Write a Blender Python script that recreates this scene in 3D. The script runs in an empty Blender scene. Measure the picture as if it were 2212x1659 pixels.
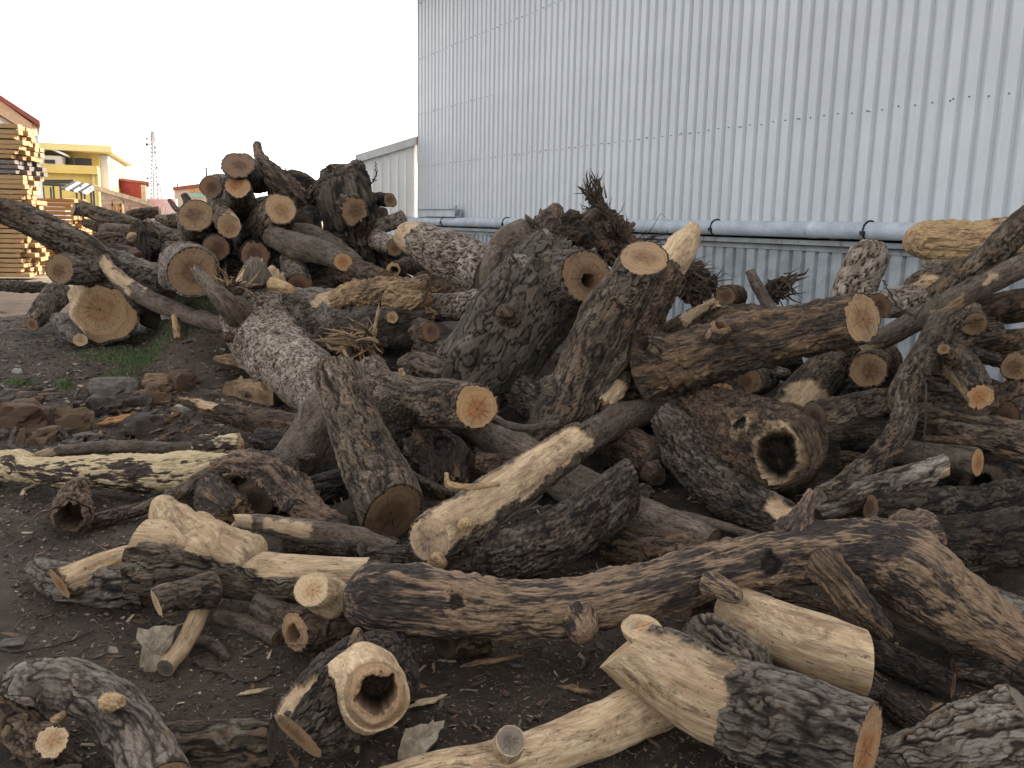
import bpy, math, random
import numpy as np
from mathutils import Vector, Matrix
random.seed(7); RNG = np.random.default_rng(11)
R = math.radians
scene = bpy.context.scene
COL = scene.collection

# ---------------------------------------------------------------- camera
PITCH, ROLL, FD = R(10.6), 0.02, 1865.3        # FD: focal length for a 2212 x 1659 frame
EYE = np.array((0.0, 0.0, 1.6))
cF = np.array((0, math.cos(PITCH), -math.sin(PITCH)))
_r = np.array((1.0, 0, 0)); _u = np.array((0, math.sin(PITCH), math.cos(PITCH)))
cR = _r*math.cos(ROLL) + _u*math.sin(ROLL)
cU = _u*math.cos(ROLL) - _r*math.sin(ROLL)
cam_d = bpy.data.cameras.new('camera'); cam = bpy.data.objects.new('camera', cam_d); COL.objects.link(cam)
m = Matrix.Identity(4)
for i in range(3):
    m[i][0] = cR[i]; m[i][1] = cU[i]; m[i][2] = -cF[i]; m[i][3] = EYE[i]
cam.matrix_world = m
cam_d.sensor_width = 36; cam_d.lens = 36*FD/2212; cam_d.clip_start = .05; cam_d.clip_end = 3000
scene.camera = cam

# ---------------------------------------------------------------- sky, sun, exposure
SUN_AZ, SUN_EL = 35, 27                          # degrees right of straight ahead, above the horizon
world = bpy.data.worlds.new('World'); scene.world = world; world.use_nodes = True
wn = world.node_tree.nodes; wl = world.node_tree.links
bg = wn['Background']; bg.inputs[1].default_value = .14
sky = wn.new('ShaderNodeTexSky'); sky.sky_type = 'NISHITA'; sky.sun_disc = False
sky.sun_elevation = R(SUN_EL); sky.sun_rotation = R(SUN_AZ)
sky.air_density = 1.0; sky.dust_density = 2.5; sky.ozone_density = 1.0
hs = wn.new('ShaderNodeHueSaturation'); hs.inputs['Saturation'].default_value = .22
wl.new(sky.outputs[0], hs.inputs['Color']); wl.new(hs.outputs[0], bg.inputs[0])
sd = bpy.data.lights.new('sun', 'SUN'); sd.energy = 3.2; sd.angle = R(.6); sd.color = (1, .87, .7)
sun = bpy.data.objects.new('sun', sd); COL.objects.link(sun)
sdir = Vector((math.sin(R(SUN_AZ))*math.cos(R(SUN_EL)), math.cos(R(SUN_AZ))*math.cos(R(SUN_EL)), math.sin(R(SUN_EL))))
sun.rotation_euler = sdir.to_track_quat('Z', 'Y').to_euler()
sun.location = (10, 30, 20)
vs = scene.view_settings
vs.view_transform = 'Standard'; vs.look = 'None'; vs.gamma = 1; vs.use_curve_mapping = False
vs.exposure = 1.95
scene.render.engine = 'CYCLES'
scene.cycles.max_bounces = 6; scene.cycles.diffuse_bounces = 1; scene.cycles.glossy_bounces = 2
scene.cycles.use_denoising = True

# ---------------------------------------------------------------- helpers
def P(x, y, Y):
    """point at forward distance Y seen at picture position x, y (2212-wide frame), and its depth"""
    d = cF + cR*((x-1106)/FD) + cU*((829.5-y)/FD)
    s = Y/d[1]
    return EYE + d*s, s
def tag(o, label=None, cat=None, group=None, kind=None):
    if label: o['label'] = label
    if cat: o['category'] = cat
    if group: o['group'] = group
    if kind: o['kind'] = kind
    return o
def empty(name, loc):
    o = bpy.data.objects.new(name, None); COL.objects.link(o); o.location = loc; o.empty_display_size = .1
    return o
def link(name, me, mat, parent=None, loc=None):
    o = bpy.data.objects.new(name, me); COL.objects.link(o)
    if mat is not None and not me.materials: me.materials.append(mat)
    if parent is not None: o.parent = parent
    if loc is not None: o.location = loc
    return o
def npmesh(name, V, quads=None, tris=None, smooth=True, attrs=None):
    V = np.asarray(V, np.float32)
    me = bpy.data.meshes.new(name)
    me.vertices.add(len(V)); me.vertices.foreach_set('co', V.ravel())
    idx = []; start = []; n = 0
    if quads is not None and len(quads):
        q = np.asarray(quads, np.int32); idx.append(q.ravel()); start.append(np.arange(len(q))*4); n += len(q)*4
    if tris is not None and len(tris):
        t = np.asarray(tris, np.int32); idx.append(t.ravel()); start.append(n+np.arange(len(t))*3)
    idx = np.concatenate(idx); start = np.concatenate(start).astype(np.int32)
    me.loops.add(len(idx)); me.loops.foreach_set('vertex_index', idx)
    me.polygons.add(len(start)); me.polygons.foreach_set('loop_start', start)
    me.polygons.foreach_set('use_smooth', np.full(len(start), smooth))
    for k, a in (attrs or {}).items():
        a = np.asarray(a, np.float32)
        if a.ndim == 1:
            at = me.attributes.new(k, 'FLOAT', 'POINT'); at.data.foreach_set('value', a)
        else:
            at = me.attributes.new(k, 'FLOAT_VECTOR', 'POINT'); at.data.foreach_set('vector', a.ravel())
    me.update(calc_edges=True); me.validate()
    return me
class MB:
    """collects boxes, tubes and polygons for one mesh"""
    def __init__(s): s.v = []; s.f = []
    def box(s, c, size, rz=0, ax=None):
        c = Vector(c); hx, hy, hz = [k/2 for k in size]
        if ax is None: ax = (Vector((math.cos(rz), math.sin(rz), 0)), Vector((-math.sin(rz), math.cos(rz), 0)), Vector((0, 0, 1)))
        b = len(s.v)
        for z in (-1, 1):
            for x, y in ((-1, -1), (1, -1), (1, 1), (-1, 1)):
                s.v.append(tuple(c+ax[0]*hx*x+ax[1]*hy*y+ax[2]*hz*z))
        for f in ((0, 3, 2, 1), (4, 5, 6, 7), (0, 1, 5, 4), (1, 2, 6, 5), (2, 3, 7, 6), (3, 0, 4, 7)):
            s.f.append(tuple(b+i for i in f))
        return s
    def tube(s, pts, rad, n=8):
        pts = [Vector(p) for p in pts]
        if not hasattr(rad, '__len__'): rad = [rad]*len(pts)
        b = len(s.v); up = Vector((.31, .2, .93))
        for i, p in enumerate(pts):
            t = (pts[min(i+1, len(pts)-1)]-pts[max(i-1, 0)]).normalized()
            e1 = t.cross(up)
            if e1.length < .1: e1 = t.cross(Vector((1, 0, 0)))
            e1.normalize(); e2 = t.cross(e1)
            for k in range(n):
                a = 2*math.pi*k/n
                s.v.append(tuple(p+(e1*math.cos(a)+e2*math.sin(a))*rad[i]))
        for i in range(len(pts)-1):
            for k in range(n):
                k2 = (k+1) % n
                s.f.append((b+i*n+k, b+i*n+k2, b+(i+1)*n+k2, b+(i+1)*n+k))
        s.f.append(tuple(b+k for k in reversed(range(n)))); e = b+(len(pts)-1)*n
        s.f.append(tuple(e+k for k in range(n)))
        return s
    def prism(s, poly, depth):
        """poly: 3-D outline; depth: extrusion vector"""
        b = len(s.v); n = len(poly); d = Vector(depth)
        for p in poly: s.v.append(tuple(p))
        for p in poly: s.v.append(tuple(Vector(p)+d))
        s.f.append(tuple(range(b, b+n))); s.f.append(tuple(range(b+2*n-1, b+n-1, -1)))
        for k in range(n):
            k2 = (k+1) % n
            s.f.append((b+k, b+n+k, b+n+k2, b+k2))
        return s
    def mesh(s, name, smooth=False, origin=None):
        me = bpy.data.meshes.new(name)
        v = s.v if origin is None else [tuple(Vector(p)-Vector(origin)) for p in s.v]
        me.from_pydata(v, [], s.f)
        import bmesh
        bm = bmesh.new(); bm.from_mesh(me); bmesh.ops.recalc_face_normals(bm, faces=bm.faces); bm.to_mesh(me); bm.free()
        if smooth: me.polygons.foreach_set('use_smooth', [True]*len(me.polygons))
        me.update(); return me
    def build(s, name, mat, parent=None, smooth=False):
        o = None
        if parent is not None:
            o = link(name, s.mesh(name, smooth, parent.matrix_basis.translation), mat, parent)
        else:
            lo = Vector([min(p[i] for p in s.v) for i in range(3)]); hi = Vector([max(p[i] for p in s.v) for i in range(3)])
            c = (lo+hi)/2; c.z = lo.z
            o = link(name, s.mesh(name, smooth, c), mat, None, c)
        return o

# ---- noise in numpy
def _h(ix, iy, iz, seed):
    x = (ix.astype(np.int64)*374761393 + iy.astype(np.int64)*668265263 + iz.astype(np.int64)*2147483647 + seed*1274126177) & 0xffffffff
    x = ((x ^ (x >> 13))*1274126177) & 0xffffffff
    x = ((x ^ (x >> 16))*2246822519) & 0xffffffff
    return (x ^ (x >> 15))
def _hf(ix, iy, iz, seed): return (_h(ix, iy, iz, seed) & 0xffff)/65535.0
def vnoise(p, seed=0):
    i = np.floor(p); f = p-i; i = i.astype(np.int64); f = f*f*f*(f*(f*6-15)+10)
    r = 0
    for dx in (0, 1):
        wx = f[..., 0] if dx else 1-f[..., 0]
        for dy in (0, 1):
            wy = f[..., 1] if dy else 1-f[..., 1]
            for dz in (0, 1):
                wz = f[..., 2] if dz else 1-f[..., 2]
                r = r + wx*wy*wz*_hf(i[..., 0]+dx, i[..., 1]+dy, i[..., 2]+dz, seed)
    return r*2-1
def fbm(p, o=3, seed=0):
    r = 0; a = 1; t = 0
    for k in range(o):
        r = r + a*vnoise(p*(2.03**k)+k*7.7, seed+k); t += a; a *= .52
    return r/t
def worley(p, seed=0):
    i = np.floor(p).astype(np.int64); f = p-i
    n = len(p); F1 = np.full(n, 9.); F2 = np.full(n, 9.); cid = np.zeros(n); off = np.zeros((n, 3))
    for dx in (-1, 0, 1):
        for dy in (-1, 0, 1):
            for dz in (-1, 0, 1):
                a, b, c = i[:, 0]+dx, i[:, 1]+dy, i[:, 2]+dz
                h = _h(a, b, c, seed)
                o = np.stack((dx+(h & 1023)/1023.-f[:, 0], dy+((h >> 10) & 1023)/1023.-f[:, 1], dz+((h >> 20) & 1023)/1023.-f[:, 2]), 1)
                d = np.sqrt((o*o).sum(1))
                m1 = d < F1
                F2 = np.where(m1, F1, np.minimum(F2, d))
                off[m1] = o[m1]; cid = np.where(m1, ((h*2654435761) >> 7 & 1023)/1023., cid); F1 = np.where(m1, d, F1)
    return F1, F2, cid, off
def sstep(a, b, x):
    t = np.clip((x-a)/(b-a), 0, 1); return t*t*(3-2*t)

# ---------------------------------------------------------------- materials
class NT:
    def __init__(s, name):
        s.m = bpy.data.materials.new(name); s.m.use_nodes = True; s.t = s.m.node_tree; s.n = s.t.nodes
        s.b = s.n['Principled BSDF']; s.b.inputs['Specular IOR Level'].default_value = .25
    def lk(s, a, b): s.t.links.new(a, b)
    def attr(s, nm, vec=False):
        a = s.n.new('ShaderNodeAttribute'); a.attribute_name = nm; return a.outputs['Vector' if vec else 'Fac']
    def mapping(s, v, sc=(1, 1, 1)):
        a = s.n.new('ShaderNodeMapping'); s.lk(v, a.inputs[0]); a.inputs['Scale'].default_value = sc; return a.outputs[0]
    def noise(s, v, scale, detail=4, rough=.6, dist=0):
        a = s.n.new('ShaderNodeTexNoise'); s.lk(v, a.inputs['Vector']); a.inputs['Scale'].default_value = scale
        a.inputs['Detail'].default_value = detail; a.inputs['Roughness'].default_value = rough; a.inputs['Distortion'].default_value = dist
        return a.outputs['Fac']
    def math(s, op, a, b=None, clamp=False):
        n = s.n.new('ShaderNodeMath'); n.operation = op; n.use_clamp = clamp
        for i, k in enumerate((a, b)):
            if k is None: continue
            if isinstance(k, (int, float)): n.inputs[i].default_value = k
            else: s.lk(k, n.inputs[i])
        return n.outputs[0]
    def mrange(s, v, a, b, c=0, d=1):
        n = s.n.new('ShaderNodeMapRange'); n.interpolation_type = 'SMOOTHSTEP'; s.lk(v, n.inputs[0])
        for i, k in enumerate((a, b, c, d)): n.inputs[i+1].default_value = k
        return n.outputs[0]
    def ramp(s, v, stops):
        n = s.n.new('ShaderNodeValToRGB'); s.lk(v, n.inputs[0]); e = n.color_ramp.elements
        while len(e) < len(stops): e.new(.5)
        for k, (p, c) in enumerate(stops): e[k].position = p; e[k].color = (*c, 1)
        return n.outputs[0]
    def mix(s, f, a, b, mode='MIX'):
        n = s.n.new('ShaderNodeMix'); n.data_type = 'RGBA'; n.blend_type = mode
        if isinstance(f, (int, float)): n.inputs[0].default_value = f
        else: s.lk(f, n.inputs[0])
        for i, k in ((6, a), (7, b)):
            if isinstance(k, tuple): n.inputs[i].default_value = (*k, 1)
            else: s.lk(k, n.inputs[i])
        return n.outputs[2]
    def bump(s, h, strength, dist, nrm=None):
        n = s.n.new('ShaderNodeBump'); s.lk(h, n.inputs['Height']); n.inputs['Strength'].default_value = strength; n.inputs['Distance'].default_value = dist
        if nrm is not None: s.lk(nrm, n.inputs['Normal'])
        return n.outputs[0]
    def rnd(s): return s.n.new('ShaderNodeObjectInfo').outputs['Random']
    def obj(s): return s.n.new('ShaderNodeTexCoord').outputs['Object']
    def out(s, col, rough=.9, nrm=None, metal=0):
        if isinstance(col, tuple): s.b.inputs['Base Color'].default_value = (*col, 1)
        else: s.lk(col, s.b.inputs['Base Color'])
        if isinstance(rough, (int, float)): s.b.inputs['Roughness'].default_value = rough
        else: s.lk(rough, s.b.inputs['Roughness'])
        s.b.inputs['Metallic'].default_value = metal
        if nrm is not None: s.lk(nrm, s.b.inputs['Normal'])
        return s.m

CREAM = (.60, .45, .28); CREAM_D = (.40, .265, .15)
def mat_bark(name, c, patch=None, pthr=(.55, .7), wood=CREAM, woodd=CREAM_D, streak=0, wrough=.75):
    """c: crack, low, mid, top colours"""
    t = NT(name); bc = t.attr('bc', True); h = t.attr('h'); w = t.attr('w')
    big = t.noise(bc, 7, 5, .65)
    fib = t.noise(t.mapping(bc, (1, 1, .14)), 62, 7, .8); ci = t.attr('ci')
    gr = t.noise(bc, 190, 3, .7)
    hh = t.math('ADD', t.math('ADD', t.math('MULTIPLY', h, .72), .12), t.math('MULTIPLY', t.math('SUBTRACT', fib, .5), .7))
    hh = t.math('ADD', hh, t.math('MULTIPLY', t.math('SUBTRACT', big, .5), .7))
    col = t.ramp(hh, [(.10, c[0]), (.30, c[1]), (.56, c[2]), (.92, c[3])])
    if patch:
        b2 = t.noise(t.mapping(bc, (1, 1, .6)), 13, 6, .75, .6)
        col = t.mix(t.mrange(b2, pthr[0], pthr[1], 0, .85), col, patch)
    if patch: col = t.mix(t.math('MULTIPLY', t.mrange(ci, .70, .86, 0, .75), t.mrange(h, .2, .5)), col, patch)
    col = t.mix(t.mrange(ci, .34, .12, 0, .35), col, c[1])
    col = t.mix(1.0, col, t.ramp(gr, [(.25, (.72, .72, .72)), (.75, (1.2, 1.2, 1.2))]), 'MULTIPLY')
    g = t.noise(t.mapping(bc, (1, 1, .16)), 48, 7, .75, .5)
    g2 = t.noise(t.mapping(bc, (1, 1, .06)), 160, 3, .6)
    wc = t.mix(t.mrange(g, .36, .66), woodd, wood)
    dirt = t.noise(t.mapping(bc, (1, 1, .45)), 11, 8, .78, .7)
    wc = t.mix(t.mrange(dirt, .45, .66, 0, .85), wc, (.16, .10, .058))
    lc = t.math('ABSOLUTE', t.math('SUBTRACT', t.noise(t.mapping(bc, (1, 1, .07)), 26, 4, .55, .3), .5))
    wc = t.mix(t.math('MULTIPLY', t.mrange(lc, 0, .012, 1, 0), t.mrange(dirt, .40, .55, .1, .9)), wc, (.07, .045, .028))
    st = t.noise(t.mapping(bc, (1, 1, .3)), 22, 6, .8, 1.2)
    wc = t.mix(t.mrange(st, .56, .70, 0, .65), wc, (.11, .085, .065))
    bl = t.noise(t.mapping(bc, (1, 1, .5)), 4, 4, .6, .4)
    wc = t.mix(t.mrange(bl, .42, .7, 0, .5), wc, (.36, .235, .13))
    spk = t.noise(bc, 55, 2, .5)
    wc = t.mix(t.mrange(spk, .66, .73, 0, .75), wc, (.09, .06, .04))
    wc = t.mix(1.0, wc, t.ramp(g2, [(.3, (.78, .76, .73)), (.7, (1.12, 1.12, 1.12))]), 'MULTIPLY')
    col = t.mix(w, col, wc)
    rv = t.math('ADD', t.math('MULTIPLY', t.rnd(), .36), .82)
    vm = t.n.new('ShaderNodeVectorMath'); vm.operation = 'SCALE'; t.lk(col, vm.inputs[0]); t.lk(rv, vm.inputs['Scale'])
    bb = t.bump(fib, .55, .012); bb = t.bump(gr, .45, .004, bb)
    bb = t.bump(g2, .12, .003, bb)
    return t.out(vm.outputs[0], .88, bb)
def mat_rot(name, tan, tan2, dark, thr=(.42, .6)):
    t = NT(name); bc = t.attr('bc', True); h = t.attr('h'); w = t.attr('w')
    big = t.noise(t.mapping(bc, (1, 1, .42)), 8, 8, .76, .9)
    fib = t.noise(t.mapping(bc, (1, 1, .11)), 75, 7, .75, .5)
    fine = t.noise(t.mapping(bc, (1, 1, .12)), 200, 3, .7)
    tn = t.mix(t.mrange(fib, .35, .65), tan2, tan)
    vb_ = t.noise(bc, 1.7, 3, .5)
    k = t.math('ADD', big, t.math('MULTIPLY', t.math('SUBTRACT', h, .5), .5))
    k = t.math('ADD', k, t.math('MULTIPLY', t.math('SUBTRACT', vb_, .5), .7))
    k = t.math('ADD', k, t.math('MULTIPLY', t.math('SUBTRACT', fib, .5), .55))
    k = t.math('ADD', k, t.math('MULTIPLY', w, .35))
    dk = t.mix(t.mrange(fine, .3, .7), dark, tuple(min(1, x*2.4+.012) for x in dark))
    col = t.mix(t.mrange(k, thr[0], thr[1]), dk, tn)
    col = t.mix(1.0, col, t.ramp(fine, [(.3, (.68, .66, .64)), (.72, (1.2, 1.2, 1.2))]), 'MULTIPLY')
    bb = t.bump(fib, .6, .01); bb = t.bump(fine, .35, .004, bb)
    return t.out(col, .85, bb)
def mat_cut(name, sap, heart, dark, hr=(.35, .6), dirt=.5):
    t = NT(name); cp = t.attr('cp', True)
    ln = t.n.new('ShaderNodeVectorMath'); ln.operation = 'LENGTH'; t.lk(cp, ln.inputs[0]); rho = ln.outputs['Value']
    obj = t.attr('bc', True)
    wob = t.noise(cp, 2.2, 3, .5)
    rr = t.math('ADD', rho, t.math('MULTIPLY', t.math('SUBTRACT', wob, .5), .3))
    rings = t.math('SINE', t.math('MULTIPLY', rr, 62))
    rings2 = t.math('SINE', t.math('MULTIPLY', rr, 23.7))
    col = t.mix(t.mrange(rr, hr[0], hr[1]), heart, sap)
    rf = t.math('ADD', t.math('MULTIPLY', rings, .5), t.math('MULTIPLY', rings2, .5))
    col = t.mix(t.mrange(rf, -.2, 1, 0, .34), col, dark)
    nz = t.n.new('ShaderNodeVectorMath'); nz.operation = 'NORMALIZE'; t.lk(cp, nz.inputs[0])
    off = t.n.new('ShaderNodeVectorMath'); off.operation = 'ADD'; t.lk(nz.outputs[0], off.inputs[0])
    oi = t.n.new('ShaderNodeObjectInfo'); t.lk(oi.outputs['Location'], off.inputs[1])
    cn = t.noise(off.outputs[0], 3.6, 2, .5)
    cw = t.math('ABSOLUTE', t.math('SUBTRACT', cn, .5))
    crk = t.math('MULTIPLY', t.mrange(cw, 0, .016, 1, 0), t.mrange(rho, .25, .85, 1, 0))
    col = t.mix(t.math('MULTIPLY', crk, .85), col, (.03, .02, .014))
    ptc = t.mrange(rho, .02, .07, .8, 0); col = t.mix(ptc, col, (.05, .03, .02))
    d = t.noise(obj, 16, 6, .7, .4); col = t.mix(t.mrange(d, .5, .72, 0, dirt), col, dark)
    gz = t.noise(obj, 6, 5, .7, .6); col = t.mix(t.mrange(gz, .5, .72, 0, .5), col, (.125, .105, .085))
    f = t.noise(obj, 130, 4, .7)
    saw = t.noise(t.mapping(cp, (14, 1.2, 1)), 4, 4, .6)
    col = t.mix(1.0, col, t.ramp(saw, [(.3, (.75, .74, .73)), (.7, (1.15, 1.15, 1.15))]), 'MULTIPLY')
    col = t.mix(1.0, col, t.ramp(f, [(.3, (.85, .85, .85)), (.7, (1.12, 1.12, 1.12))]), 'MULTIPLY')
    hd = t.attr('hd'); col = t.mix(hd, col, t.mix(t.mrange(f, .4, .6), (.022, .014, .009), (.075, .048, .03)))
    bb = t.bump(saw, .5, .006); bb = t.bump(crk, .7, .01, bb); bb = t.bump(f, .3, .003, bb)
    return t.out(col, .85, bb)
def mat_plain(name, col, rough=.7, var=.25, scale=8, stretch=(1, 1, 1), metal=0, bumps=.2, col2=None):
    t = NT(name); o = t.obj(); n = t.noise(t.mapping(o, stretch), scale, 6, .65); f = t.noise(t.mapping(o, stretch), scale*9, 3, .6)
    c2 = col2 or tuple(k*(1-var*1.6) for k in col)
    c = t.mix(t.mrange(n, .35, .68), c2, col)
    c = t.mix(1.0, c, t.ramp(f, [(.3, (1-var*.6,)*3), (.7, (1+var*.4,)*3)]), 'MULTIPLY')
    return t.out(c, rough, t.bump(f, bumps, .01), metal)

MT = {}
MT['grey'] = mat_bark('bark_grey_brown', [(0.0068, 0.0043, 0.0029), (0.0389, 0.0267, 0.0174), (0.1144, 0.0854, 0.0581), (0.2688, 0.2187, 0.1646)], (.15, .082, .042), (.60, .74))
MT['ashen'] = mat_bark('bark_ashen', [(0.0094, 0.0068, 0.0044), (0.0572, 0.0417, 0.0299), (0.1716, 0.1406, 0.1091), (0.3120, 0.2716, 0.2270)], (.13, .085, .052), (.60, .75))
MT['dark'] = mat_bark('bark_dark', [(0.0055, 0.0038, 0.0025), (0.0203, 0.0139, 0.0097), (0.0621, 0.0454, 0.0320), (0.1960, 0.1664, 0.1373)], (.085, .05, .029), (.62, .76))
MT['brown'] = mat_bark('bark_brown', [(0.0067, 0.0042, 0.0027), (0.0382, 0.0230, 0.0133), (0.0988, 0.0649, 0.0390), (0.2134, 0.1571, 0.1065)], (.16, .088, .042), (.56, .72))
MT['pale'] = mat_bark('bark_pale_flaky', [(0.0146, 0.0087, 0.0053), (0.0780, 0.0504, 0.0317), (0.2496, 0.2037, 0.1584), (0.4784, 0.4316, 0.3740)], (.14, .078, .042), (.57, .7))
MT['plate'] = mat_bark('bark_plates', [(0.0052, 0.0034, 0.0024), (0.0416, 0.0301, 0.0202), (0.1019, 0.0795, 0.0581), (0.2080, 0.1765, 0.1390)], (.105, .072, .046), (.60, .76))
MT['smooth'] = mat_bark('bark_smooth', [(0.0364, 0.0243, 0.0158), (0.0811, 0.0582, 0.0396), (0.1352, 0.1038, 0.0757), (0.2080, 0.1746, 0.1382)], (.085, .06, .042), (.5, .72), wood=(.44, .34, .23))
MT['rot'] = mat_rot('rotting_wood', (.30, .20, .122), (.145, .092, .056), (.020, .014, .011), (.45, .66))
MT['rotdark'] = mat_rot('rotting_wood_dark', (.20, .125, .068), (.10, .062, .035), (.02, .013, .009), (.44, .70))
MT['rotpink'] = mat_rot('weathered_heartwood', (.25, .165, .11), (.14, .09, .06), (.026, .018, .014), (.38, .66))
MT['rottan'] = mat_rot('rotting_wood_tan', (.48, .325, .165), (.31, .195, .095), (.10, .06, .034), (.32, .54))
MT['rotcream'] = mat_rot('decayed_pale_wood', (.56, .44, .265), (.36, .26, .14), (.024, .015, .011), (.50, .60))
MT['root'] = mat_rot('root_wood', (.15, .095, .058), (.075, .047, .029), (.016, .011, .008), (.38, .70))
MT['torn'] = mat_rot('torn_wood', (.36, .235, .13), (.19, .115, .06), (.04, .025, .016), (.38, .62))
CUT = {}
CUT['brown'] = mat_cut('cut_brown', (.225, .136, .070), (.14, .074, .038), (.066, .04, .025), dirt=.65)
CUT['red'] = mat_cut('cut_reddish', (.185, .104, .058), (.11, .053, .031), (.055, .031, .021), dirt=.65)
CUT['orange'] = mat_cut('cut_orange', (.44, .255, .12), (.38, .165, .065), (.15, .08, .04), dirt=.3)
CUT['tan'] = mat_cut('cut_tan', (.36, .222, .115), (.28, .152, .072), (.115, .07, .04), dirt=.6)
CUT['cream'] = mat_cut('cut_cream', (.55, .385, .22), (.48, .29, .145), (.22, .14, .085), dirt=.35)
CUT['grey'] = mat_cut('cut_weathered', (.22, .175, .13), (.165, .125, .09), (.075, .058, .043))
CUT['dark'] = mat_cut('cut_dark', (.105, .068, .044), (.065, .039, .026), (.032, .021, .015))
CUT['stain'] = mat_cut('cut_stained', (.50, .34, .20), (.42, .27, .15), (.05, .035, .026), dirt=1.0)
# ---------------------------------------------------------------- the log heap, as data
# L(label, [(x, y, forward distance, radius in picture units)...], bark, ends=(start, end), peel patches (v0, v1, angle0, angle1), stubs, dents)
# an end is 'R' (rounded), ('B', colour, amount) broken, or (colour, right, up, to camera) a saw cut tipped that way
LOGS = []
def L(label, pts, bark='grey', ends=('R', 'R'), name='log', cat='log', group='felled logs in the heap', **kw):
    LOGS.append(dict(label=label, pts=pts, bark=bark, ends=ends, name=name, cat=cat, group=group, **kw))
C0 = (0, 0, 0)
def cut(c, a=0, b=0, d=0, hole=None): return (c, a, b, d, hole)

# --- far heap on the left of the warehouse wall
L('topmost log of the far heap, its long oval brown cut tipped skyward', [(515, 356, 9.9, 33), (535, 375, 10.5, 34), (560, 385, 11.4, 32)], 'grey', (cut('red', .55, 1.3, .2), 'R'))
L('stout log with ragged orange cut just under the topmost oval cut', [(512, 402, 9.8, 29), (516, 428, 10.2, 34), (522, 452, 10.8, 34)], 'ashen', (cut('orange', .1, .5, 1.2), 'R'), lump=.13)
L('pale barked log butting sideways into the ragged orange cut log', [(456, 404, 10.3, 24), (478, 406, 10.5, 29), (510, 412, 10.9, 28)], 'pale', ('R', 'R'))
L('big round tan cut at the outer edge of the far heap, pale wood below', [(423, 466, 9.7, 38), (428, 490, 10.2, 41), (440, 530, 11.0, 40)], 'ashen', (cut('brown', -.05, .7, .8), 'R'), peel=[(.1, .75, -60, 10)])
L('oval cut log with peeled cream side, between big tan cut and heap middle', [(494, 489, 9.5, 29), (484, 462, 10.1, 25), (470, 432, 11, 24)], 'grey', (cut('tan', .1, .1, .4), 'R'), peel=[(.0, .9, 0, 120)], lump=.1)
L('round reddish cut with branching dark cracks, low in the far heap', [(467, 535, 9.6, 29), (474, 528, 10.8, 29)], 'dark', (cut('red'), 'R'))
L('round reddish cut with concentric rings, lowest centre of the far heap', [(551, 552, 9.6, 33), (556, 540, 10.9, 33)], 'dark', (cut('red', -.1, .1, 0), 'R'))
L('thick bark log with chipped tan cut, centre of the far heap', [(606, 452, 9.6, 35), (592, 474, 10.0, 40), (565, 505, 10.6, 44), (545, 520, 11.2, 42)], 'grey', (cut('tan', .35, .5, .9), 'R'), lump=.1)
L('splintered grey prong standing up out of the far heap', [(556, 306, 10.9, 8), (559, 335, 10.8, 12), (575, 360, 10.7, 19), (597, 388, 10.6, 27), (622, 425, 10.7, 36), (640, 460, 10.9, 36)], 'rotpink', ('R', 'R'), cat='broken trunk', name='broken_trunk', lump=.12)
L('dark rough log on the skyline behind the splintered prong', [(592, 405, 11.5, 30), (640, 398, 11.6, 33), (672, 408, 11.8, 26), (690, 418, 12, 18)], 'dark', ('R', 'R'), lump=.12)
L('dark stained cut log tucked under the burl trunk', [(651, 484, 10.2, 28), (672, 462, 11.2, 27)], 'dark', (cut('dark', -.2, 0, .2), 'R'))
L('burnt black burl trunk with knobbly crown at the heap\'s right shoulder', [(712, 362, 10.6, 20), (730, 385, 10.5, 40), (742, 415, 10.3, 52), (752, 450, 10.1, 54), (768, 510, 10.2, 56), (785, 560, 10.3, 52)], 'dark', (cut('grey', .1, .6, .2), 'R'), cat='burl trunk', name='burl_log', lump=.3, depth=1.6, cell=.09,
  stubs=[([(752, 440, 10.1, 30), (765, 454, 9.6, 31)], 'dark', cut('brown', .05, -.05, .35)), ([(765, 370, 10.5, 22), (782, 352, 10.6, 12)], 'dark', 'R'), ([(735, 400, 10.4, 25), (700, 402, 10.6, 22), (672, 438, 11, 18)], 'grey', 'R'), ([(768, 410, 10.15, 14), (776, 385, 10.1, 9)], 'rottan', 'R')])
L('stubby branch log jutting toward the white annex, higher of the pair', [(792, 436, 10.6, 14), (818, 432, 10.4, 16), (842, 434, 10.2, 15)], 'dark', ('R', cut('brown', .1, 0, 1.0)), lump=.15)
L('stubby branch log jutting toward the white annex, lower of the pair', [(775, 470, 10.6, 18), (805, 464, 10.4, 17), (826, 461, 10.2, 14)], 'dark', ('R', cut('dark', .1, 0, .9)), lump=.1)
L('grey bark log tilting up beside the start of the pipe', [(780, 505, 10.2, 16), (830, 485, 10.0, 17), (872, 470, 9.9, 17)], 'ashen', ('R', cut('grey', .3, .2, 0)))
L('ashen log with small round cut next to the cream ended pale trunk', [(790, 503, 10.3, 22), (822, 520, 9.9, 23), (852, 534, 9.5, 19)], 'pale', ('R', cut('brown', .3, -.1, .6)))
L('curved grey branch log with round orange cut below the burl trunk', [(590, 512, 9.6, 24), (640, 532, 9.3, 29), (700, 548, 9.0, 27), (742, 566, 8.7, 21)], 'smooth', ('R', cut('orange', .15, -.1, 1.1)))
L('smooth grey limb arching behind the curved branch log', [(620, 508, 10.2, 28), (680, 515, 10.0, 30), (735, 548, 9.7, 27), (770, 578, 9.4, 22)], 'smooth', ('R', 'R'))
L('short stump standing under the curved branch log, brown base cut', [(628, 562, 9.5, 25), (640, 592, 9.2, 29), (646, 618, 8.9, 29)], 'grey', ('R', cut('red', 0, -.2, .8)))
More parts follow.
